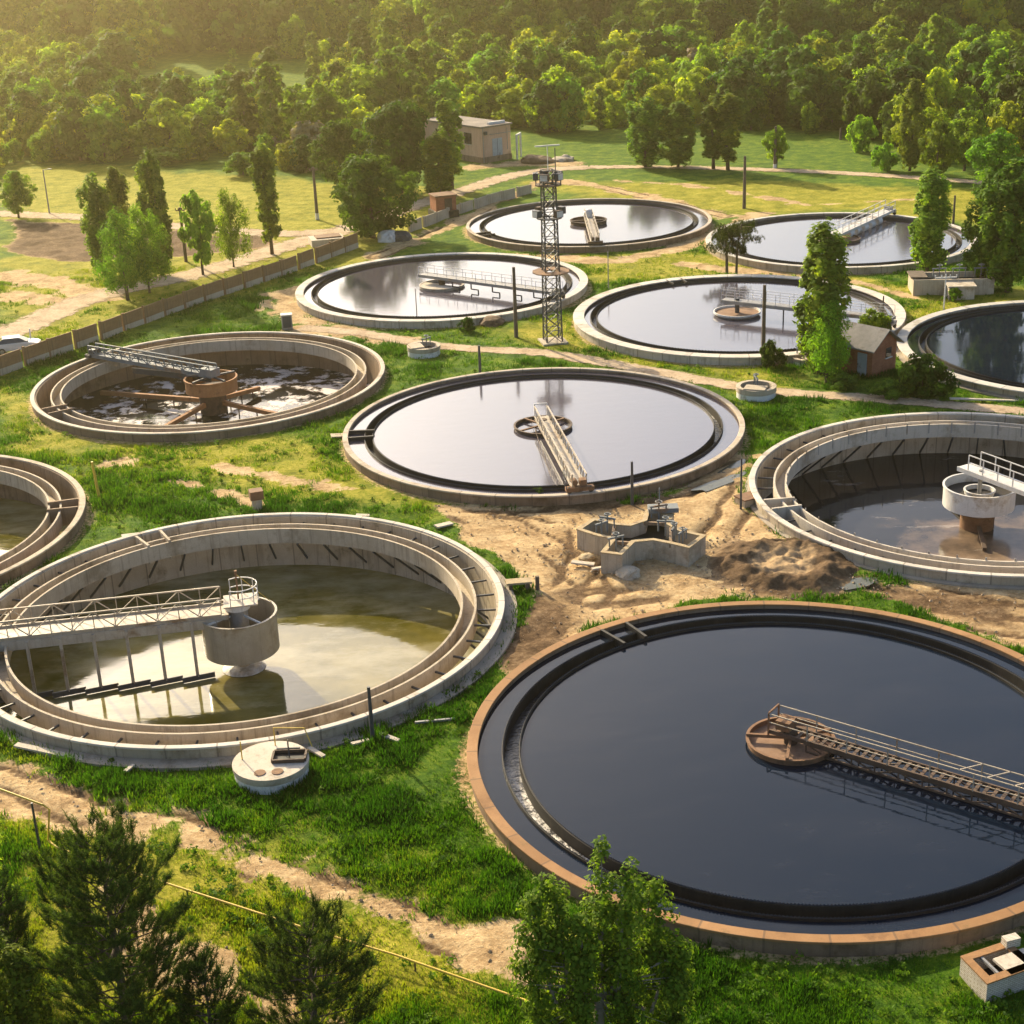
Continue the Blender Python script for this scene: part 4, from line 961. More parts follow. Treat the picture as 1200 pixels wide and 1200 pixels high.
# ------------------------------------------------------------------ loose things lying about
def rock_mesh(name, r, sq, seed, mat, parent=None, loc=(0, 0, 0), sub=3):
    import bmesh
    bm = bmesh.new(); bmesh.ops.create_icosphere(bm, subdivisions=sub, radius=1)
    v = np.array([q.co[:] for q in bm.verts]); n = fbm(v[:, 0]*2+seed, v[:, 1]*2+v[:, 2]*1.7, .9, 4, seed)+fbm(v[:, 2]*2, v[:, 0]*1.3+seed, .7, 3, seed+1)
    for q, k in zip(bm.verts, n): q.co = q.co*(r*(.55+.45*k)); q.co.z *= sq
    me = bpy.data.meshes.new(name); bm.to_mesh(me); bm.free(); me.materials.append(mat); o = bpy.data.objects.new(name, me); COL.objects.link(o); o.location = loc
    if parent: o.parent = parent
    return o
def top_rock(px, py, r, sq, label, name, cat, mat, seed, group=None):
    x, y, _ = at(px, py); o = rock_mesh(name, r, sq, seed, mat, None, (x, y, .05)); tag(o, label, cat, group); return o
top_rock(737, 673, .75, .6, 'pale boulder in front of the cross shaped chamber', 'boulder', 'boulder', M['concrete'], 3)
top_rock(688, 654, .5, .5, 'broken pale lump left of the cross shaped chamber', 'boulder', 'boulder', M['plank'], 5)
top_rock(815, 375+0, .01, .5, 'x', 'boulder', 'boulder', M['concrete'], 6) if False else None
top_rock(455, 281, 1.4, .8, 'white and black rubble heap at the end of the slab fence', 'rubble_heap', 'rubble', M['white_paint'], 8)
top_rock(470, 280, 1.3, .75, 'dark half of the rubble heap beside the fence gap', 'rubble_heap', 'rubble', M['steel_dark'], 9)
top_rock(575, 380, 1.2, .6, 'dark weedy heap at the near rim of the tank left of the mast', 'rubble_heap', 'rubble', M['soil'], 12)
top_rock(628, 190, 2.6, .4, 'brown earth heap in front of the pink building', 'soil_heap', 'soil heap', M['soil'], 14)
top_rock(660, 188, 1.6, .5, 'grey rubble heap right of the earth heap by the pink building', 'rubble_heap', 'rubble', M['concrete'], 15)
def plank(px, py, L, rz, label, mat='plank', w=.25):
    x, y, _ = at(px, py); mb = MB(); mb.box(0, 0, .12, L, w, .10)
    o = mb.build('plank', M[mat], None, (x, y, 0)); o.rotation_euler = (0, rad(3), rz); tag(o, label, 'plank', 'planks lying on the ground')
plank(455, 866, 1.3, -.6, 'pale plank on the grass right of the dark blue post', 'concrete_light')
plank(422, 872, .9, .5, 'short pale plank left of the dark blue post foot', 'concrete_light')
plank(371, 884, 1.1, -.8, 'pale plank between the round manhole and the tank', 'concrete_light')
plank(683, 662, 1.4, -.25, 'long pale plank left of the cross shaped chamber', 'concrete_light', .4)
plank(700, 668, .7, .4, 'short whitish plank at the left foot of the cross shaped chamber', 'concrete_light')
plank(510, 847, 2.0, .2, 'thin grey plank on the grass between the two big tanks', 'steel_grey', .12)
plank(520, 617, 1.2, .6, 'pale broken slab strip behind the olive water tank', 'concrete_light', .5)
plank(425, 606, .9, -.1, 'pale slab piece on the far rim side of the olive tank', 'concrete_light', .35)
plank(165, 628, 2.4, .35, 'pale concrete strip at the far left rim of the olive tank', 'concrete_light', .5)
plank(60, 884, 4.0, -.35, 'grey edging strip at the near left foot of the olive tank', 'concrete_light', .35)
plank(1155, 470, 5.5, -.08, 'long whitish kerb strip beside the path at right', 'concrete_light', .3)
plank(152, 903, .7, 1.2, 'small white chip at the near foot of the olive tank', 'concrete_light', .2)
plank(398, 512, 1.3, .2, 'pale slab step at the left rim of the middle tank', 'concrete', .8)
plank(405, 1010, .01, 0, 'x') if False else None
def puddle(px, py, a, b, rz):
    x, y, _ = at(px, py); c = [(a*math.cos(2*PI*i/40)*(1+.25*math.sin(3*2*PI*i/40+1)), b*math.sin(2*PI*i/40)*(1+.2*math.cos(2*2*PI*i/40))) for i in range(40)]
    o = MB().add([(p, q, .015) for p, q in c], [tuple(range(40))]).build('water', M['puddle'], None, (x, y, 0)); o.rotation_euler = (0, 0, rz); tag(o, kind='structure')
puddle(1000, 684, 1.3, .8, .3); puddle(842, 566, 2.4, .7, .7); puddle(858, 548, 1.6, .5, .9)
def ring_soil():       # dark wet clods thrown up in a ring round a drier, paler middle
    m, nt, out = new_mat('ring_soil'); k = N(nt); co = k.obj(); l = k.n('ShaderNodeVectorMath', operation='LENGTH'); k.link(co, l.inputs[0])
    n = k.noise(co, .8, 7, .75); f = k.noise(co, 5, 5, .7); r = k.math('ADD', l.outputs['Value'], k.math('MULTIPLY', k.math('SUBTRACT', n, .5), 4.0))
    a = k.math('MULTIPLY', k.mapr(r, 1.6, 2.5), k.mapr(r, 5.2, 4.0)); col = k.mix(a, (.36, .25, .14), (.085, .052, .028)); col = k.mix(k.mapr(f, .4, .7, 0, .6), col, (.20, .13, .075))
    k.link(k.bsdf(col, .95, .1, 0, k.bump(f, .9, .08)), out.inputs[0]); return m
def crater():
    x, y, _ = at(920, 662); n = 90; g = np.linspace(-6, 6, n); X, Y = np.meshgrid(g, g); r = np.hypot(X, Y*1.05)+(fbm(X, Y, 2.5, 4, 21)-.5)*1.6
    Z = .50*np.exp(-((r-2.9)/1.0)**2)+.22*(1-sstep(0, 2.6, r))+(fbm(X, Y, .6, 4, 22)-.5)*.62*sstep(5.2, 3.5, r)
    Z = Z*sstep(5.4, 3.8, r)-.10*sstep(3.5, 5, r)
    vs = list(zip(X.ravel(), Y.ravel(), Z.ravel())); fs = [(j*n+i, j*n+i+1, (j+1)*n+i+1, (j+1)*n+i) for j in range(n-1) for i in range(n-1) if r[j, i] < 5.3]
    o = MB().add(vs, fs).build('soil_heap', ring_soil(), None, (x, y, .02), smooth=60); tag(o, 'round dug soil heap with hollow top between the two right tanks', 'soil heap')
crater()

# ------------------------------------------------------------------ plants
def leaf_mesh(name, centers, rc, nleaf, size, mat, seed, flat=.8, up=.25, slim=.6, jit=.7, ctint=.6):
    g = np.random.default_rng(seed); C_ = np.repeat(centers, nleaf, 0); n = len(C_); R_ = np.repeat(np.broadcast_to(rc, len(centers)), nleaf)
    d = g.normal(size=(n, 3)); d /= np.linalg.norm(d, axis=1)[:, None]
    pos = C_+d*(R_*(g.random(n)**.4))[:, None]*np.array([1, 1, flat])
    cen = np.array([np.mean(centers[:, 0]), np.mean(centers[:, 1]), np.mean(centers[:, 2])*.9]); od = (pos-cen)/np.array([1, 1, 1.6]); od /= np.linalg.norm(od, axis=1)[:, None]+1e-6
    nrm = d*.8+od*.7+g.normal(size=(n, 3))*jit*.65+np.array([0, 0, up]); nrm /= np.linalg.norm(nrm, axis=1)[:, None]
    u = np.cross(nrm, g.normal(size=(n, 3))); u /= np.linalg.norm(u, axis=1)[:, None]; v = np.cross(nrm, u)
    s = size*(.6+.8*g.random(n)); a = (u*s[:, None]); b = v*(s*slim)[:, None]
    bend = nrm*(s*.18)[:, None]
    V = np.stack([pos-a-bend, pos-b, pos+a-bend, pos+b], 1).reshape(-1, 3)
    me = bpy.data.meshes.new(name); me.vertices.add(4*n); me.vertices.foreach_set('co', V.astype(np.float32).ravel())
    me.loops.add(4*n); me.loops.foreach_set('vertex_index', np.arange(4*n, dtype=np.int32)); me.polygons.add(n); me.polygons.foreach_set('loop_start', np.arange(n, dtype=np.int32)*4); me.update(calc_edges=True)
    t = np.repeat(g.random(len(centers)), nleaf)*ctint+g.random(n)*(1-ctint)
    at_ = me.attributes.new('tint', 'FLOAT', 'FACE'); at_.data.foreach_set('value', t.astype(np.float32)); me.materials.append(mat); return me
def envelope(n, h0, h1, rx, prof, seed, shell=.55):
    g = np.random.default_rng(seed); out = []; rr = []
    while len(out) < n:
        t = g.random(); r = prof(t)
        if g.random() > (r+.15): continue
        a = g.random()*2*PI; q = (shell+(1-shell)*g.random())*r if g.random() < .75 else g.random()*shell*r
        lob = 1+.22*math.sin(3*a+seed)+.15*math.sin(5*a+7*t+seed)
        out.append((rx*q*lob*math.cos(a), rx*q*lob*math.sin(a), h0+(h1-h0)*t)); rr.append(.75+.5*g.random())
    return np.array(out), np.array(rr)
def trunk_mesh(name, h, r, limbs, spread, mat, seed, bend=.04, low=.35):
    g = random.Random(seed); mb = MB(); P = [(g.uniform(-bend, bend)*h*k/5 if k else 0, g.uniform(-bend, bend)*h*k/5 if k else 0, -.3+h*k/5) for k in range(6)]
    mb.tube(P, [r*1.25, r, r*.85, r*.65, r*.45, r*.15], 7)
    for i in range(limbs):
        t = low+(1-low)*.9*i/max(1, limbs); k = t*5; j = min(4, int(k)); p = Vector(P[j]).lerp(Vector(P[j+1]), k-j); a = g.random()*2*PI; L = spread*(1.1-.6*t)*(.7+.5*g.random())
        e = p+Vector((math.cos(a)*L, math.sin(a)*L, L*.55)); m = p.lerp(e, .5)+Vector((0, 0, -.08*L))
        mb.tube([p, m, e], [r*.42*(1.1-t), r*.28*(1.1-t), r*.08], 5)
    me = bpy.data.meshes.new(name); me.from_pydata(mb.v, [], mb.f); me.materials.append(mat); me.polygons.foreach_set('use_smooth', [True]*len(me.polygons)); return me
P_round = lambda t: math.sqrt(max(0, 1-(2*t-1)**2))*.92+.08*(1-t)
P_wide = lambda t: max(0, 1-abs(t-.38)/.64)**.5
P_pop = lambda t: (.55+.45*min(1, t/.25))*max(0.02, 1-(max(0, t-.55)/.46)**3.6)**.75*(.9+.1*math.sin(t*17))
P_cone = lambda t: (1-t)**.75*min(1, .5+t*3)+.04
KIND = {}
def kind(name, h, rx, prof, n, nleaf, size, rc, mat, seeds, low=.18, trunk=.2, limbs=6, bark='bark', **kw):
    L = []
    for s in seeds:
        c, r = envelope(n, low*h, h*.97, rx, prof, s)
        L.append((leaf_mesh('crown', c, r*rc, nleaf, size, M[mat], s, **kw), trunk_mesh('trunk', h*.86, trunk, limbs, rx*.8, M[bark], s), h, rx))
    KIND[name] = L
# near and middle trees (finer leaves)
kind('poplar', 12, 1.75, P_pop, 165, 52, .20, .48, 'leaf_poplar', (1, 2, 3), .07, .22, 10, up=.5, flat=1.7)
kind('slim_poplar', 12, 1.15, P_pop, 105, 50, .21, .38, 'leaf_poplar', (4, 5), .14, .16, 8, up=.5, flat=1.8)
kind('round', 10, 4.6, P_round, 150, 75, .25, .95, 'leaf_dark', (6, 7), .06, .3, 9)
kind('green', 9, 3.2, P_round, 85, 62, .25, .80, 'leaf', (8, 9, 10), .14, .22, 8)
kind('willow', 8, 3.0, P_wide, 105, 62, .17, .66, 'leaf', (11, 12), .16, .2, 9, slim=.35, flat=1.3)
kind('bush', 3.2, 2.2, P_round, 60, 80, .16, .55, 'leaf_dark', (13, 14), .02, .07, 5)
kind('bush_green', 3.2, 2.0, P_round, 55, 80, .16, .55, 'leaf', (15, 16), .02, .07, 5)
# woodland trees (coarser leaves, seen from far)
kind('wood_green', 9, 3.6, P_round, 90, 42, .34, .98, 'leaf', (21, 22, 23), .02, .2, 5)
kind('wood_yellow', 8, 3.5, P_round, 90, 42, .33, .95, 'leaf_yellow', (24, 25, 26), .02, .2, 5)
kind('wood_dark', 11, 4.1, P_round, 95, 34, .45, 1.1, 'leaf_dark', (27, 28, 29), .02, .25, 5)
kind('wood_poplar', 13, 1.9, P_pop, 75, 36, .36, .75, 'leaf_poplar', (30, 31), .04, .2, 5, up=.5)
kind('wood_blossom', 7, 3.0, P_round, 70, 32, .36, .85, 'leaf_grey', (32,), .02, .18, 5)
def plant(kd, x, y, h, w, label, name='tree', cat='tree', group=None, variant=0, z=0., rz=None):
    cr, tr, h0, rx = KIND[kd][variant % len(KIND[kd])]
    t = thing(name, label, cat, (x, y, z), random.random()*6.28 if rz is None else rz, group); t.scale = (w/(2*rx), w/(2*rx), h/h0)
    a = bpy.data.objects.new('crown' if cat != 'bush' else 'foliage', cr); COL.objects.link(a); a.parent = t
    b = bpy.data.objects.new('trunk' if cat != 'bush' else 'stem', tr); COL.objects.link(b); b.parent = t
    return t
def stand(kd, px, py, ty, wpx, label, name='tree', cat='tree', group=None, variant=0):
    x, y, _ = at(px, py); h = height_at(px, py, ty); w = wpx*mpp(px, py); return plant(kd, x, y, h, w, label, name, cat, group, variant, float(terrain(x, y)))
PG = 'poplars standing about the plant'
for i, q in enumerate([
 ('poplar', 122, 322, 201, 34, 'poplar at the left of the hazy meadow, leftmost of its clump'),
 ('poplar', 147, 316, 195, 30, 'poplar behind the drooping willows on the left meadow'),
 ('poplar', 190, 322, 178, 36, 'tall poplar at the right of the left meadow clump'),
 ('slim_poplar', 319, 298, 168, 28, 'slender poplar beside the dirt road left of the round dark tree'),
 ('slim_poplar', 530, 222, 113, 28, 'slim dark poplar at the left wall of the pink building'),
 ('poplar', 515, 232, 157, 38, 'short plump poplar behind the small brick kiosk'),
 ('poplar', 757, 196, 113, 44, 'poplar right of the pink building, left of a similar one'),
 ('poplar', 795, 196, 119, 42, 'poplar right of the pink building, second of the four in the row'),
 ('slim_poplar', 836, 198, 108, 27, 'slim poplar on a bare stem at the back path, left of its twin'),
 ('slim_poplar', 853, 199, 109, 29, 'slim poplar on a bare stem at the back path, right of its twin'),
 ('poplar', 1066, 200, 92, 30, 'very tall slim poplar on the back meadow at right'),
 ('poplar', 1087, 322, 199, 46, 'poplar in front of the right rear tank'),
 ('poplar', 1150, 334, 196, 42, 'poplar behind the long low chamber, left of the edge poplar'),
 ('poplar', 1180, 342, 188, 52, 'poplar at the right edge beside the long low chamber'),
 ('poplar', 962, 438, 262, 62, 'big ragged poplar in front of the white collared tank'),
]): stand(*q[:5], q[5], 'poplar', 'poplar', PG, i)
for i, q in enumerate([
 ('willow', 150, 352, 248, 70, 'drooping willow in front of the left poplars, nearest the fence'),
 ('willow', 175, 342, 240, 58, 'second drooping willow right behind the nearest one'),
 ('green', 238, 322, 222, 42, 'small tree left of two similar ones beside the dirt road'),
 ('willow', 274, 313, 222, 46, 'small leaning tree between the wooden pole and slender poplar'),
 ('green', 22, 255, 200, 40, 'dark hazy tree at the left edge above the brown field'),
 ('round', 437, 278, 181, 96, 'large round dark green tree beside the dirt road'),
 ('round', 470, 226, 120, 88, 'broad dark tree left of the pink building'),
 ('round', 405, 218, 140, 60, 'dark tree with low crown left of the broad dark one'),
 ('green', 910, 196, 147, 28, 'small round tree behind the pole on the back meadow'),
 ('green', 1097, 212, 141, 46, 'wide conical tree on the back meadow right of the tall poplar'),
 ('green', 1130, 200, 128, 50, 'full green tree at the right wood edge'),
 ('green', 1165, 225, 150, 60, 'leafy tree behind the right edge poplars'),
 ('willow', 968, 449, 352, 56, 'weeping tree leaning on the ragged poplar beside the brick hut'),
]): stand(*q[:5], q[5], 'tree', 'tree', None, i)
for i, q in enumerate([
 ('bush', 905, 430, 400, 27, 'round dark bush at the foot of the brown wooden pole'),
 ('bush', 1080, 464, 418, 62, 'large dark bush at the right of the brick hut'),
 ('bush', 1040, 466, 446, 40, 'low dark bush in front of the brick hut'),
 ('bush_green', 1022, 398, 362, 34, 'bright green bush behind the roof of the brick hut'),
 ('bush', 985, 455, 437, 36, 'low bush at the foot of the weeping tree'),
 ('bush_green', 1036, 200, 168, 30, 'round bush on the back meadow left of the tall poplar'),
 ('bush_green', 1010, 178, 138, 34, 'bright bush at the wood edge on the back meadow'),
 ('bush', 548, 388, 372, 18, 'small weedy bush at the near rim of the pale tank'),
 ('bush_green', 1118, 352, 338, 16, 'small green bush in front of the long low chamber'),
 ('bush', 632, 582, 572, 16, 'tiny dark bush at the near rim of the middle tank'),
 ('bush_green', 285, 205, 180, 44, 'bush in front of the wood on the left meadow'),
 ('bush_green', 195, 192, 172, 46, 'pale hazy bush before the wood at far left'),
]): stand(*q[:5], q[5], 'bush', 'bush', 'bushes about the plant', i)

# pines
def needle_mesh(name, tips, dirs, n, L, w, mat, seed):
    g = np.random.default_rng(seed); T = np.repeat(tips, n, 0); D = np.repeat(dirs, n, 0); m = len(T)
    s = g.random(m)**.8; base = T-D*(s*L*2.6)[:, None]
    d = D*.6+np.array([0, 0, .25])+g.normal(size=(m, 3))*.6; d /= np.linalg.norm(d, axis=1)[:, None]
    u = np.cross(d, g.normal(size=(m, 3))); u /= np.linalg.norm(u, axis=1)[:, None]
    LL = (L*(.7+.6*g.random(m)))[:, None]; V = np.stack([base-u*w, base+u*w, base+d*LL], 1).reshape(-1, 3)
    me = bpy.data.meshes.new(name); me.vertices.add(3*m); me.vertices.foreach_set('co', V.astype(np.float32).ravel()); me.loops.add(3*m); me.loops.foreach_set('vertex_index', np.arange(3*m, dtype=np.int32))
    me.polygons.add(m); me.polygons.foreach_set('loop_start', np.arange(m, dtype=np.int32)*3); me.update(calc_edges=True)
    t = np.repeat(g.random(len(tips)), n)*.55+g.random(m)*.2+.25*(1-s)
    a = me.attributes.new('tint', 'FLOAT', 'FACE'); a.data.foreach_set('value', t.astype(np.float32)); me.materials.append(mat); return me
def pine(px, py, ty, wpx, label, seed, dens=1.0, base=None):
    x, y, _ = at(px, py); h = height_at(px, py, ty); w = wpx*mpp(px, py)/2; t = thing('pine_tree', label, 'pine tree', (x, y, 0), 0, 'young pines in the foreground')
    g = random.Random(seed); mb = MB(); mb.tube([(0, 0, -.3), (.05, .03, h*.5), (0, 0, h*.96)], [.17*h/8, .11*h/8, .02], 8); tips = []; dirs = []
    nw = int(h*2.1)
    for i in range(nw):
        z = h*(.08+.86*i/nw); f = z/h; Lr = w*max(.10, math.sin(PI*min(1, .22+.80*f))**.8)
        for k in range(5):
            a = 2*PI*k/5+i*1.27+g.uniform(-.4, .4); L = Lr*g.uniform(.55, 1.0); rise = .30+.75*f*f+g.uniform(-.1, .15)
            p = Vector((0, 0, z)); e = Vector((math.cos(a)*L, math.sin(a)*L, z+L*rise)); m_ = p.lerp(e, .55)-Vector((0, 0, .10*L)); mb.tube([p, m_, e], [.035, .024, .008], 4)
            nt = max(3, int(L*5.0*dens))
            for q in range(nt):
                s_ = .32+.68*(q+g.random())/nt; b = p.lerp(m_, s_*2) if s_ < .5 else m_.lerp(e, s_*2-1); d = (e-p).normalized(); sd_ = Vector((-d.y, d.x, 0)).normalized()
                c_ = b+sd_*g.uniform(-.5, .5)*(1.25-s_)*min(1.3, L)+Vector((0, 0, g.uniform(-.05, .25)))
                for q2 in range(3):
                    v = (d*.5+sd_*g.uniform(-.6, .6)+Vector((0, 0, g.uniform(.25, 1.0)))).normalized(); tip = c_+v*g.uniform(.18, .50); tips.append(tip[:]); dirs.append(v[:])
    for q in range(4): tips.append((g.uniform(-.1, .1), g.uniform(-.1, .1), h-.12*q)); dirs.append((0, 0, 1))
    mb.build('trunk', M['bark'], t)
    me = needle_mesh('crown', np.array(tips), np.array(dirs), 30, .17, .011, M['needles'], seed); o = bpy.data.objects.new('crown', me); COL.objects.link(o); o.parent = t
pine(152, 1222, 970, 225, 'large dense dark pine at the lower left', 3, 1.9)
pine(372, 1228, 1075, 190, 'smaller pine standing at the bottom right of the large pine', 5, 1.6)
pine(18, 1150, 1028, 80, 'dark pine at the left edge behind the leafy sapling', 7, 1.7)
pine(250, 1236, 1120, 90, 'low pine shoot at the bottom edge between the two pines', 9, 1.6)
def umbrella_pine():
    x, y, _ = at(858, 320); h = height_at(858, 320, 256); t = thing('pine_tree', 'twin stemmed pine with flat airy crown between the tanks', 'pine tree', (x, y, 0)); g = random.Random(4); tips, dirs = [], []
    for bx, tx in ((-.55, -.8), (.45, .9)):
        mb = MB(); top = Vector((tx, 0, h*.9)); mb.tube([(bx, 0, -.2), (bx*1.1, .1, h*.4), top], [.17, .13, .05], 7)
        for i in range(16):
            f = .45+.55*i/16; p = Vector((bx+(tx-bx)*f, 0, h*.9*f)); a = g.random()*6.28; L = g.uniform(1.0, 2.6)*(1.15-.45*abs(f-.7)*2); e = p+Vector((math.cos(a)*L, math.sin(a)*L, .18*L)); mb.tube([p, e], [.05, .015], 5)
            for k in range(16):
                b = p.lerp(e, g.uniform(.5, 1.05))+Vector((g.uniform(-.45, .45), g.uniform(-.45, .45), g.uniform(-.05, .30))); v = Vector((g.uniform(-.6, .6), g.uniform(-.6, .6), 1)).normalized(); tips.append(b[:]); dirs.append(v[:])
        mb.build('trunk', M['bark'], t)
    me = needle_mesh('crown', np.array(tips), np.array(dirs), 30, .26, .022, M['needles'], 4); o = bpy.data.objects.new('crown', me); COL.objects.link(o); o.parent = t
umbrella_pine()
# leafy trees close to the camera
def near_tree(px, py, ty, wpx, label, lobes, seed, dens, leaf=.075, mat='leaf_poplar'):
    x, y, _ = at(px, py); h = height_at(px, py, ty); w = wpx*mpp(px, py)/2; t = thing('broadleaf_tree', label, 'tree', (x, y, 0), 0)
    g = np.random.default_rng(seed); cs = []; mb = MB(); mb.tube([(0, 0, -.3), (.05, 0, h*.35)], [.22, .16], 8)
    for lx, ly, lz0, lz1, lr in lobes:
        c, r = envelope(int(dens*125), lz0*h, lz1*h, lr*w, P_pop, seed+int((lx+2)*50)+3, .3); c[:, 0] += lx*w; c[:, 1] += ly*w; cs.append(c)
        top = Vector((lx*w, ly*w, lz1*h*.95)); mb.tube([(.05, 0, h*.33), Vector((lx*w*.7, ly*w*.7, lz0*h+.25*(lz1-lz0)*h)), top], [.13, .09, .02], 6)
        for k in range(14):
            q = c[g.integers(len(c))]; z = q[2]; f = (z-h*.33)/(top.z-h*.33); a = Vector((lx*w*f, ly*w*f, max(h*.35, z-.5))); mb.tube([a, q], [.035, .01], 4)
    mb.build('trunk', M['bark_pale'], t)
    me = leaf_mesh('crown', np.concatenate(cs), .30, 42, leaf, M[mat], seed, up=.4, slim=.7, ctint=.4, flat=1.4); o = bpy.data.objects.new('crown', me); COL.objects.link(o); o.parent = t
near_tree(702, 1236, 997, 205, 'leafy two topped tree at the bottom edge in front of the dark tank', ((-.70, 0, .10, .80, .24), (-.45, .1, .08, .88, .27), (-.18, -.15, .10, .72, .24), (.08, .1, .12, 1.0, .25), (.32, -.1, .10, .96, .27), (.62, .1, .10, .84, .27), (.85, -.1, .10, .62, .2)), 31, .72, .08)
near_tree(22, 1262, 1068, 110, 'leafy sapling at the bottom left corner', ((-.2, 0, .05, 1.0, .7), (.4, 0, .05, .75, .5)), 37, 1.2)
near_tree(-2, 1075, 935, 70, 'sparse leafy sapling at the left edge below the gas pipe', ((0, 0, .05, 1.0, .7),), 41, .7, .065)

# ------------------------------------------------------------------ the wood behind
EDGE = [(-400, 215), (-40, 205), (60, 199), (190, 194), (270, 190), (330, 206), (395, 206), (430, 196), (470, 186), (520, 172), (545, 152), (600, 152), (630, 166), (700, 160), (735, 150), (770, 150), (880, 158), (1000, 160), (1050, 184), (1130, 200), (1240, 212), (1600, 240)]
CLEAR = [(262, 92, 120, 30), (420, 72, 60, 12), (670, 140, 34, 12)]
def wood():
    g = np.random.default_rng(5); ex = [p[0] for p in EDGE]; ey = [p[1] for p in EDGE]; pts = []
    y = 225.
    while y < 900:
        s = 6.3 if y < 420 else 8.0
        xw = .40*y+25; xs = np.arange(-xw, xw, s)+g.uniform(0, s)
        for x in xs:
            X, Y = x+g.uniform(-.42, .42)*s, y+g.uniform(-.42, .42)*s; Z = float(terrain(X, Y)); px, py = proj(X, Y, Z)
            if py > np.interp(px, ex, ey) or px < -60 or px > 1260 or py < -45: continue
            cl = [((px-a)/c)**2+((py-b)/d)**2 < 1 for a, b, c, d in CLEAR]
            if any(cl) and g.random() < .80: continue
            if px > 560 and abs(py-(76+.012*(px-560)*.6)) < 2.6: continue
            pts.append((X, Y, Z, px, py, any(cl)))
        y += s*.86
    pts.sort(key=lambda p: -p[4]); far = []
    kinds = ['wood_green', 'wood_yellow', 'wood_dark', 'wood_poplar', 'wood_blossom']
    LAB = {'wood_green': 'mid green round crowned tree in the wood behind the plant', 'wood_yellow': 'yellow green bushy tree in the wood behind the plant', 'wood_dark': 'dark green broad tree in the wood behind the plant',
           'wood_poplar': 'narrow upright poplar rising among the round trees of the wood', 'wood_blossom': 'pale greyish blossoming tree in the wood behind the plant'}
    for i, (X, Y, Z, px, py, low) in enumerate(pts):
        belt = math.sin(X*.045+1.3)+math.sin(Y*.06+X*.02)
        deep = py < 66-.01*(px-600)*(px < 600)
        w = [.28, .56, .06, .08, .02] if not deep else [.46, .22, .26, .06, .0]
        if not deep and belt > .7: w = [.25, .58, .08, .07, .02]
        if not deep and belt < -.8: w = [.45, .16, .30, .08, .01]
        kd = kinds[g.choice(5, p=np.array(w)/sum(w))]; v = int(g.integers(3)); k = g.uniform(.62, 1.2)*(1.0 if not deep else 1.5); front = py > np.interp(px, ex, ey)-6
        if front: k *= .8
        if 120 < px < 390 and 112 < py < 150: k *= .62
        if low: k *= .42; kd = 'wood_yellow' if v else 'wood_green'
        elif g.random() < .18: k *= .6
        h0, rx = KIND[kd][0][2:]; h = h0*k*g.uniform(.9, 1.15); wd = 2*rx*k*g.uniform(.9, 1.15)
        if i < 285: plant(kd, X, Y, h, wd, LAB[kd], 'woodland_tree', 'tree', LAB[kd].split(' in the ')[0].split(' rising')[0]+'s of the wood', v, Z-.3)
        else: far.append((X, Y, Z-.3, kinds.index(kd)*3+v % len(KIND[kd]), g.random()*6.28, wd/(2*rx), h/h0))
    # prototypes for the far wood, one mesh each
    pc = bpy.data.collections.new('woodland_prototypes'); ids = {}
    for a, kd in enumerate(kinds):
        for b, (cr, tr, h0, rx) in enumerate(KIND[kd]):
            ob = bpy.data.objects.new('woodland_%02d' % (a*3+b), cr); pc.objects.link(ob); ids[a*3+b] = len(ids)
    F = np.array(far); me = bpy.data.meshes.new('far_wood'); me.vertices.add(len(F)); me.vertices.foreach_set('co', F[:, :3].astype(np.float32).ravel())
    for nm, tp, d in (('pick', 'INT', np.array([ids[int(q)] for q in F[:, 3]], np.int32)), ('turn', 'FLOAT', F[:, 4].astype(np.float32)), ('wide', 'FLOAT', F[:, 5].astype(np.float32)), ('tall', 'FLOAT', F[:, 6].astype(np.float32))):
        a = me.attributes.new(nm, tp, 'POINT'); a.data.foreach_set('value', d)
    o = bpy.data.objects.new('far_wood', me); COL.objects.link(o); tag(o, 'dense far wood filling the top of the view behind the nearer trees', 'wood', None, 'stuff')
    ng = bpy.data.node_groups.new('far_wood', 'GeometryNodeTree'); ng.interface.new_socket('Geometry', in_out='INPUT', socket_type='NodeSocketGeometry'); ng.interface.new_socket('Geometry', in_out='OUTPUT', socket_type='NodeSocketGeometry')
    nn = ng.nodes; gi = nn.new('NodeGroupInput'); go = nn.new('NodeGroupOutput'); ip = nn.new('GeometryNodeInstanceOnPoints'); ci = nn.new('GeometryNodeCollectionInfo')
    ci.inputs['Collection'].default_value = pc; ci.inputs['Separate Children'].default_value = True; ci.inputs['Reset Children'].default_value = True
    def na(nm, tp):
        q = nn.new('GeometryNodeInputNamedAttribute'); q.data_type = tp; q.inputs[0].default_value = nm; return q.outputs[0]
    l = ng.links.new; l(gi.outputs[0], ip.inputs['Points']); l(ci.outputs[0], ip.inputs['Instance']); ip.inputs['Pick Instance'].default_value = True; l(na('pick', 'INT'), ip.inputs['Instance Index'])
    cr_ = nn.new('ShaderNodeCombineXYZ'); l(na('turn', 'FLOAT'), cr_.inputs[2]); er = nn.new('FunctionNodeEulerToRotation'); l(cr_.outputs[0], er.inputs[0]); l(er.outputs[0], ip.inputs['Rotation'])
    cs = nn.new('ShaderNodeCombineXYZ'); wv = na('wide', 'FLOAT'); l(wv, cs.inputs[0]); l(wv, cs.inputs[1]); l(na('tall', 'FLOAT'), cs.inputs[2]); l(cs.outputs[0], ip.inputs['Scale'])
    l(ip.outputs[0], go.inputs[0]); md = o.modifiers.new('far_wood', 'NODES'); md.node_group = ng
    print('wood trees', len(pts), 'far', len(far))
wood()

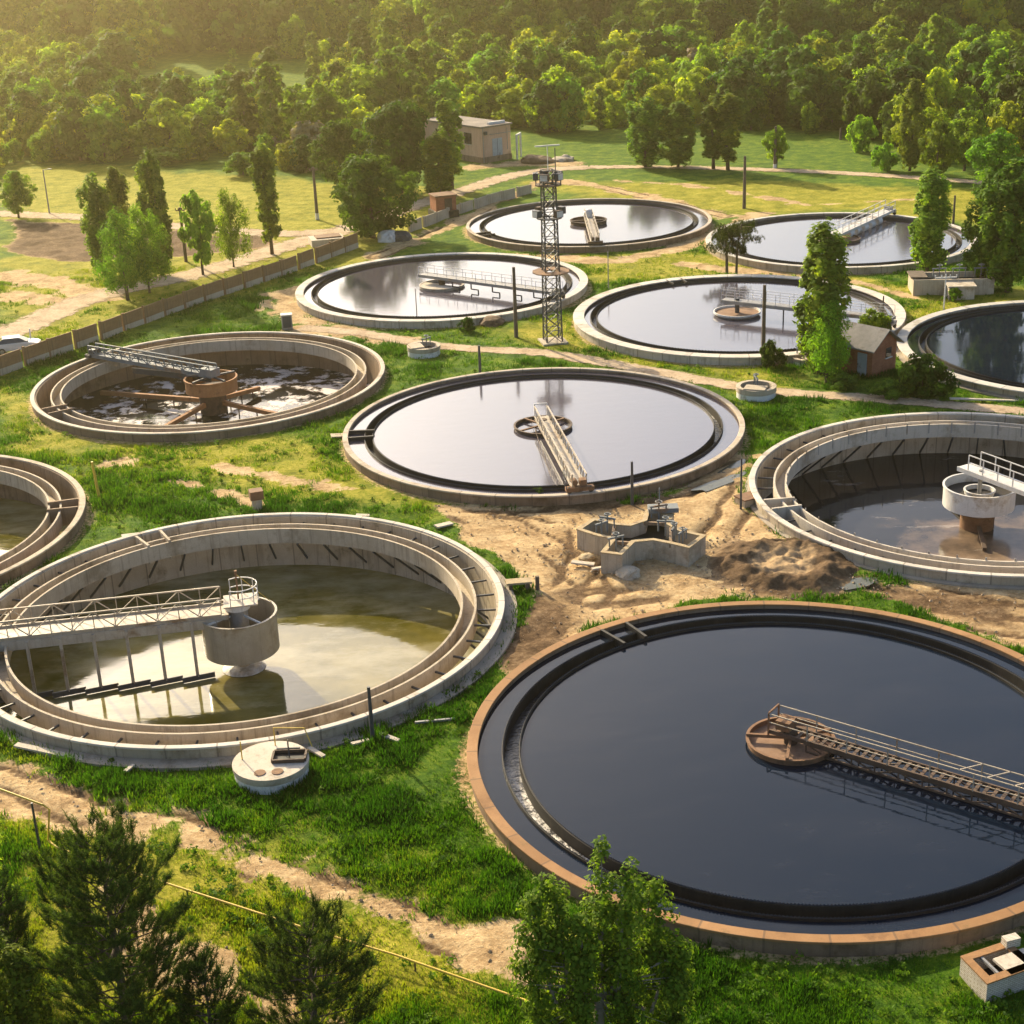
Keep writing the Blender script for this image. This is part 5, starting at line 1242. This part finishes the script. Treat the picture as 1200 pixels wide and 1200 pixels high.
# ------------------------------------------------------------------ grass and weeds
def grass():
    g = np.random.default_rng(77); n = 230000; Y = 41+(175-41)*g.random(n)**1.5; X = (g.random(n)*2-1)*(.345*Y+6)
    dirt, soil, dry, road = masks(X, Y); tc = tank_clear(X, Y); patch = fbm(X, Y, 3.2, 4, 55); fine = fbm(X, Y, .9, 3, 56)
    lush = (1-dry)*(1-dirt)*(1-road)
    keep = (tc > .22) & (dirt < .05+.8*g.random(n)**1.6) & (road < .3) & (g.random(n) < (.62+.38*(1-dry))*(.35+1.3*sstep(.35, .65, patch)))
    c = at(753, 626); keep &= np.hypot(X-c[0], Y-c[1]) > 4.6
    X, Y, patch, fine, dry, lush = [q[keep] for q in (X, Y, patch, fine, dry, lush)]; m = len(X)
    H = (.07+.30*sstep(.40, .72, patch)*sstep(.3, .65, fine)+.10*g.random(m))*(.55+.45*(1-dry))
    nb = 6; X, Y, H, dry, patch = [np.repeat(q, nb) for q in (X, Y, H, dry, patch)]; k = len(X)
    a = g.random(k)*2*PI; sp = H*.9*g.random(k); bx, by = X+np.cos(a)*sp*.6+g.normal(size=k)*.10, Y+np.sin(a)*sp*.6+g.normal(size=k)*.10
    w = .018+.10*H; ca, sa = np.cos(a+PI/2), np.sin(a+PI/2); z0 = -.10*np.ones(k)
    tx, ty, tz = bx+np.cos(a)*H*(.3+.5*g.random(k)), by+np.sin(a)*H*(.3+.5*g.random(k)), H*(.7+.6*g.random(k))
    V = np.stack([np.stack([bx-ca*w, by-sa*w, z0], -1), np.stack([bx+ca*w, by+sa*w, z0], -1), np.stack([tx, ty, tz], -1)], 1).reshape(-1, 3)
    me = bpy.data.meshes.new('grass'); me.vertices.add(3*k); me.vertices.foreach_set('co', V.astype(np.float32).ravel()); me.loops.add(3*k); me.loops.foreach_set('vertex_index', np.arange(3*k, dtype=np.int32))
    me.polygons.add(k); me.polygons.foreach_set('loop_start', np.arange(k, dtype=np.int32)*3); me.update(calc_edges=True)
    t = np.clip(.08+.5*g.random(k)+.55*dry-.25*sstep(.5, .7, patch)+.9*(fbm(X, Y, 6.0, 3, 57)-.5), 0, 1); at_ = me.attributes.new('tint', 'FLOAT', 'FACE'); at_.data.foreach_set('value', t.astype(np.float32))
    me.materials.append(M['grass']); o = bpy.data.objects.new('grass', me); COL.objects.link(o); tag(o, 'tufted green grass growing between the tanks', 'grass', None, 'stuff')
    print('grass blades', k)
grass()

def gravel():
    g = np.random.default_rng(91); pts = []
    zones = [(at(753, 640), 6.5, 900), (at(920, 665), 6.5, 1300), (at(640, 690), 7, 800), (at(1040, 705), 8, 700), (at(560, 610), 5, 350), (at(830, 575), 5, 250), (at(60, 935), 5, 250), (at(330, 1020), 6, 300), (at(520, 1090), 6, 300), (at(420, 390), 5, 150), (at(640, 190), 7, 300)]
    for c, r, n in zones:
        a = g.random(n)*2*PI; q = r*np.sqrt(g.random(n)); pts.append(np.stack([c[0]+q*np.cos(a), c[1]+q*np.sin(a)], -1))
    P = np.concatenate(pts); dirt, soil, dry, road = masks(P[:, 0], P[:, 1]); P = P[(dirt > .4) & (tank_clear(P[:, 0], P[:, 1]) > .3)]; n = len(P)
    base = np.array([(1, 0, 0), (-1, 0, 0), (0, 1, 0), (0, -1, 0), (0, 0, .8), (0, 0, -.8)], float); F = np.array([(0, 2, 4), (2, 1, 4), (1, 3, 4), (3, 0, 4), (2, 0, 5), (1, 2, 5), (3, 1, 5), (0, 3, 5)])
    sz = (.018+.10*g.random(n)**5); V = base[None]*(.6+.8*g.random((n, 6, 1)))*sz[:, None, None]; a = g.random(n)*6.28; c, k = np.cos(a)[:, None], np.sin(a)[:, None]
    V = np.stack([V[:, :, 0]*c-V[:, :, 1]*k+P[:, :1], V[:, :, 0]*k+V[:, :, 1]*c+P[:, 1:], V[:, :, 2]+sz[:, None]*.3], -1).reshape(-1, 3); FF = (F[None]+6*np.arange(n)[:, None, None]).reshape(-1, 3)
    me = bpy.data.meshes.new('gravel'); me.from_pydata(V.tolist(), [], FF.tolist()); me.materials.append(M['gravel']); o = bpy.data.objects.new('gravel', me); COL.objects.link(o); tag(o, 'scattered stones and clods on the bare earth', 'gravel', None, 'stuff')
M['gravel'] = rough_mat('gravel', (.30, .21, .12), (.46, .35, .23), (.16, .10, .06), .8)
gravel()
def weeds():
    g = np.random.default_rng(93); n = 9000; Y = 42+(170-42)*g.random(n)**1.4; X = (g.random(n)*2-1)*(.345*Y+5); dirt, soil, dry, road = masks(X, Y); tc = tank_clear(X, Y); pt = fbm(X, Y, 2.6, 4, 71)
    keep = (tc > .25) & (road < .2) & (g.random(n) < .10+.9*sstep(.50, .66, pt)) & (dirt < .35+.4*(g.random(n) < .12)); c = at(753, 626); keep &= np.hypot(X-c[0], Y-c[1]) > 4.3
    X, Y = X[keep], Y[keep]; C_ = np.stack([X, Y, .06+.16*g.random(len(X))], -1); me = leaf_mesh('weeds', C_, .14+.20*g.random(len(X))**2, 26, .075, M['leaf_dark'], 94, flat=.9, up=.5, slim=.5, ctint=.6)
    o = bpy.data.objects.new('weeds', me); COL.objects.link(o); tag(o, 'low leafy weeds scattered through the grass', 'weeds', None, 'stuff')
weeds()

# lay everything that stands on the ground at the ground's level (tanks, their bridges and their water keep the surveyed datum)
_c = {(round(q[0], 2), round(q[1], 2)) for q in TANKS.values()}
for o in list(SC.objects):
    if o.parent or o.type in {'CAMERA', 'LIGHT'} or o.name.startswith('haze'): continue
    if (round(o.location.x, 2), round(o.location.y, 2)) in _c: continue
    o.location.z += GZ
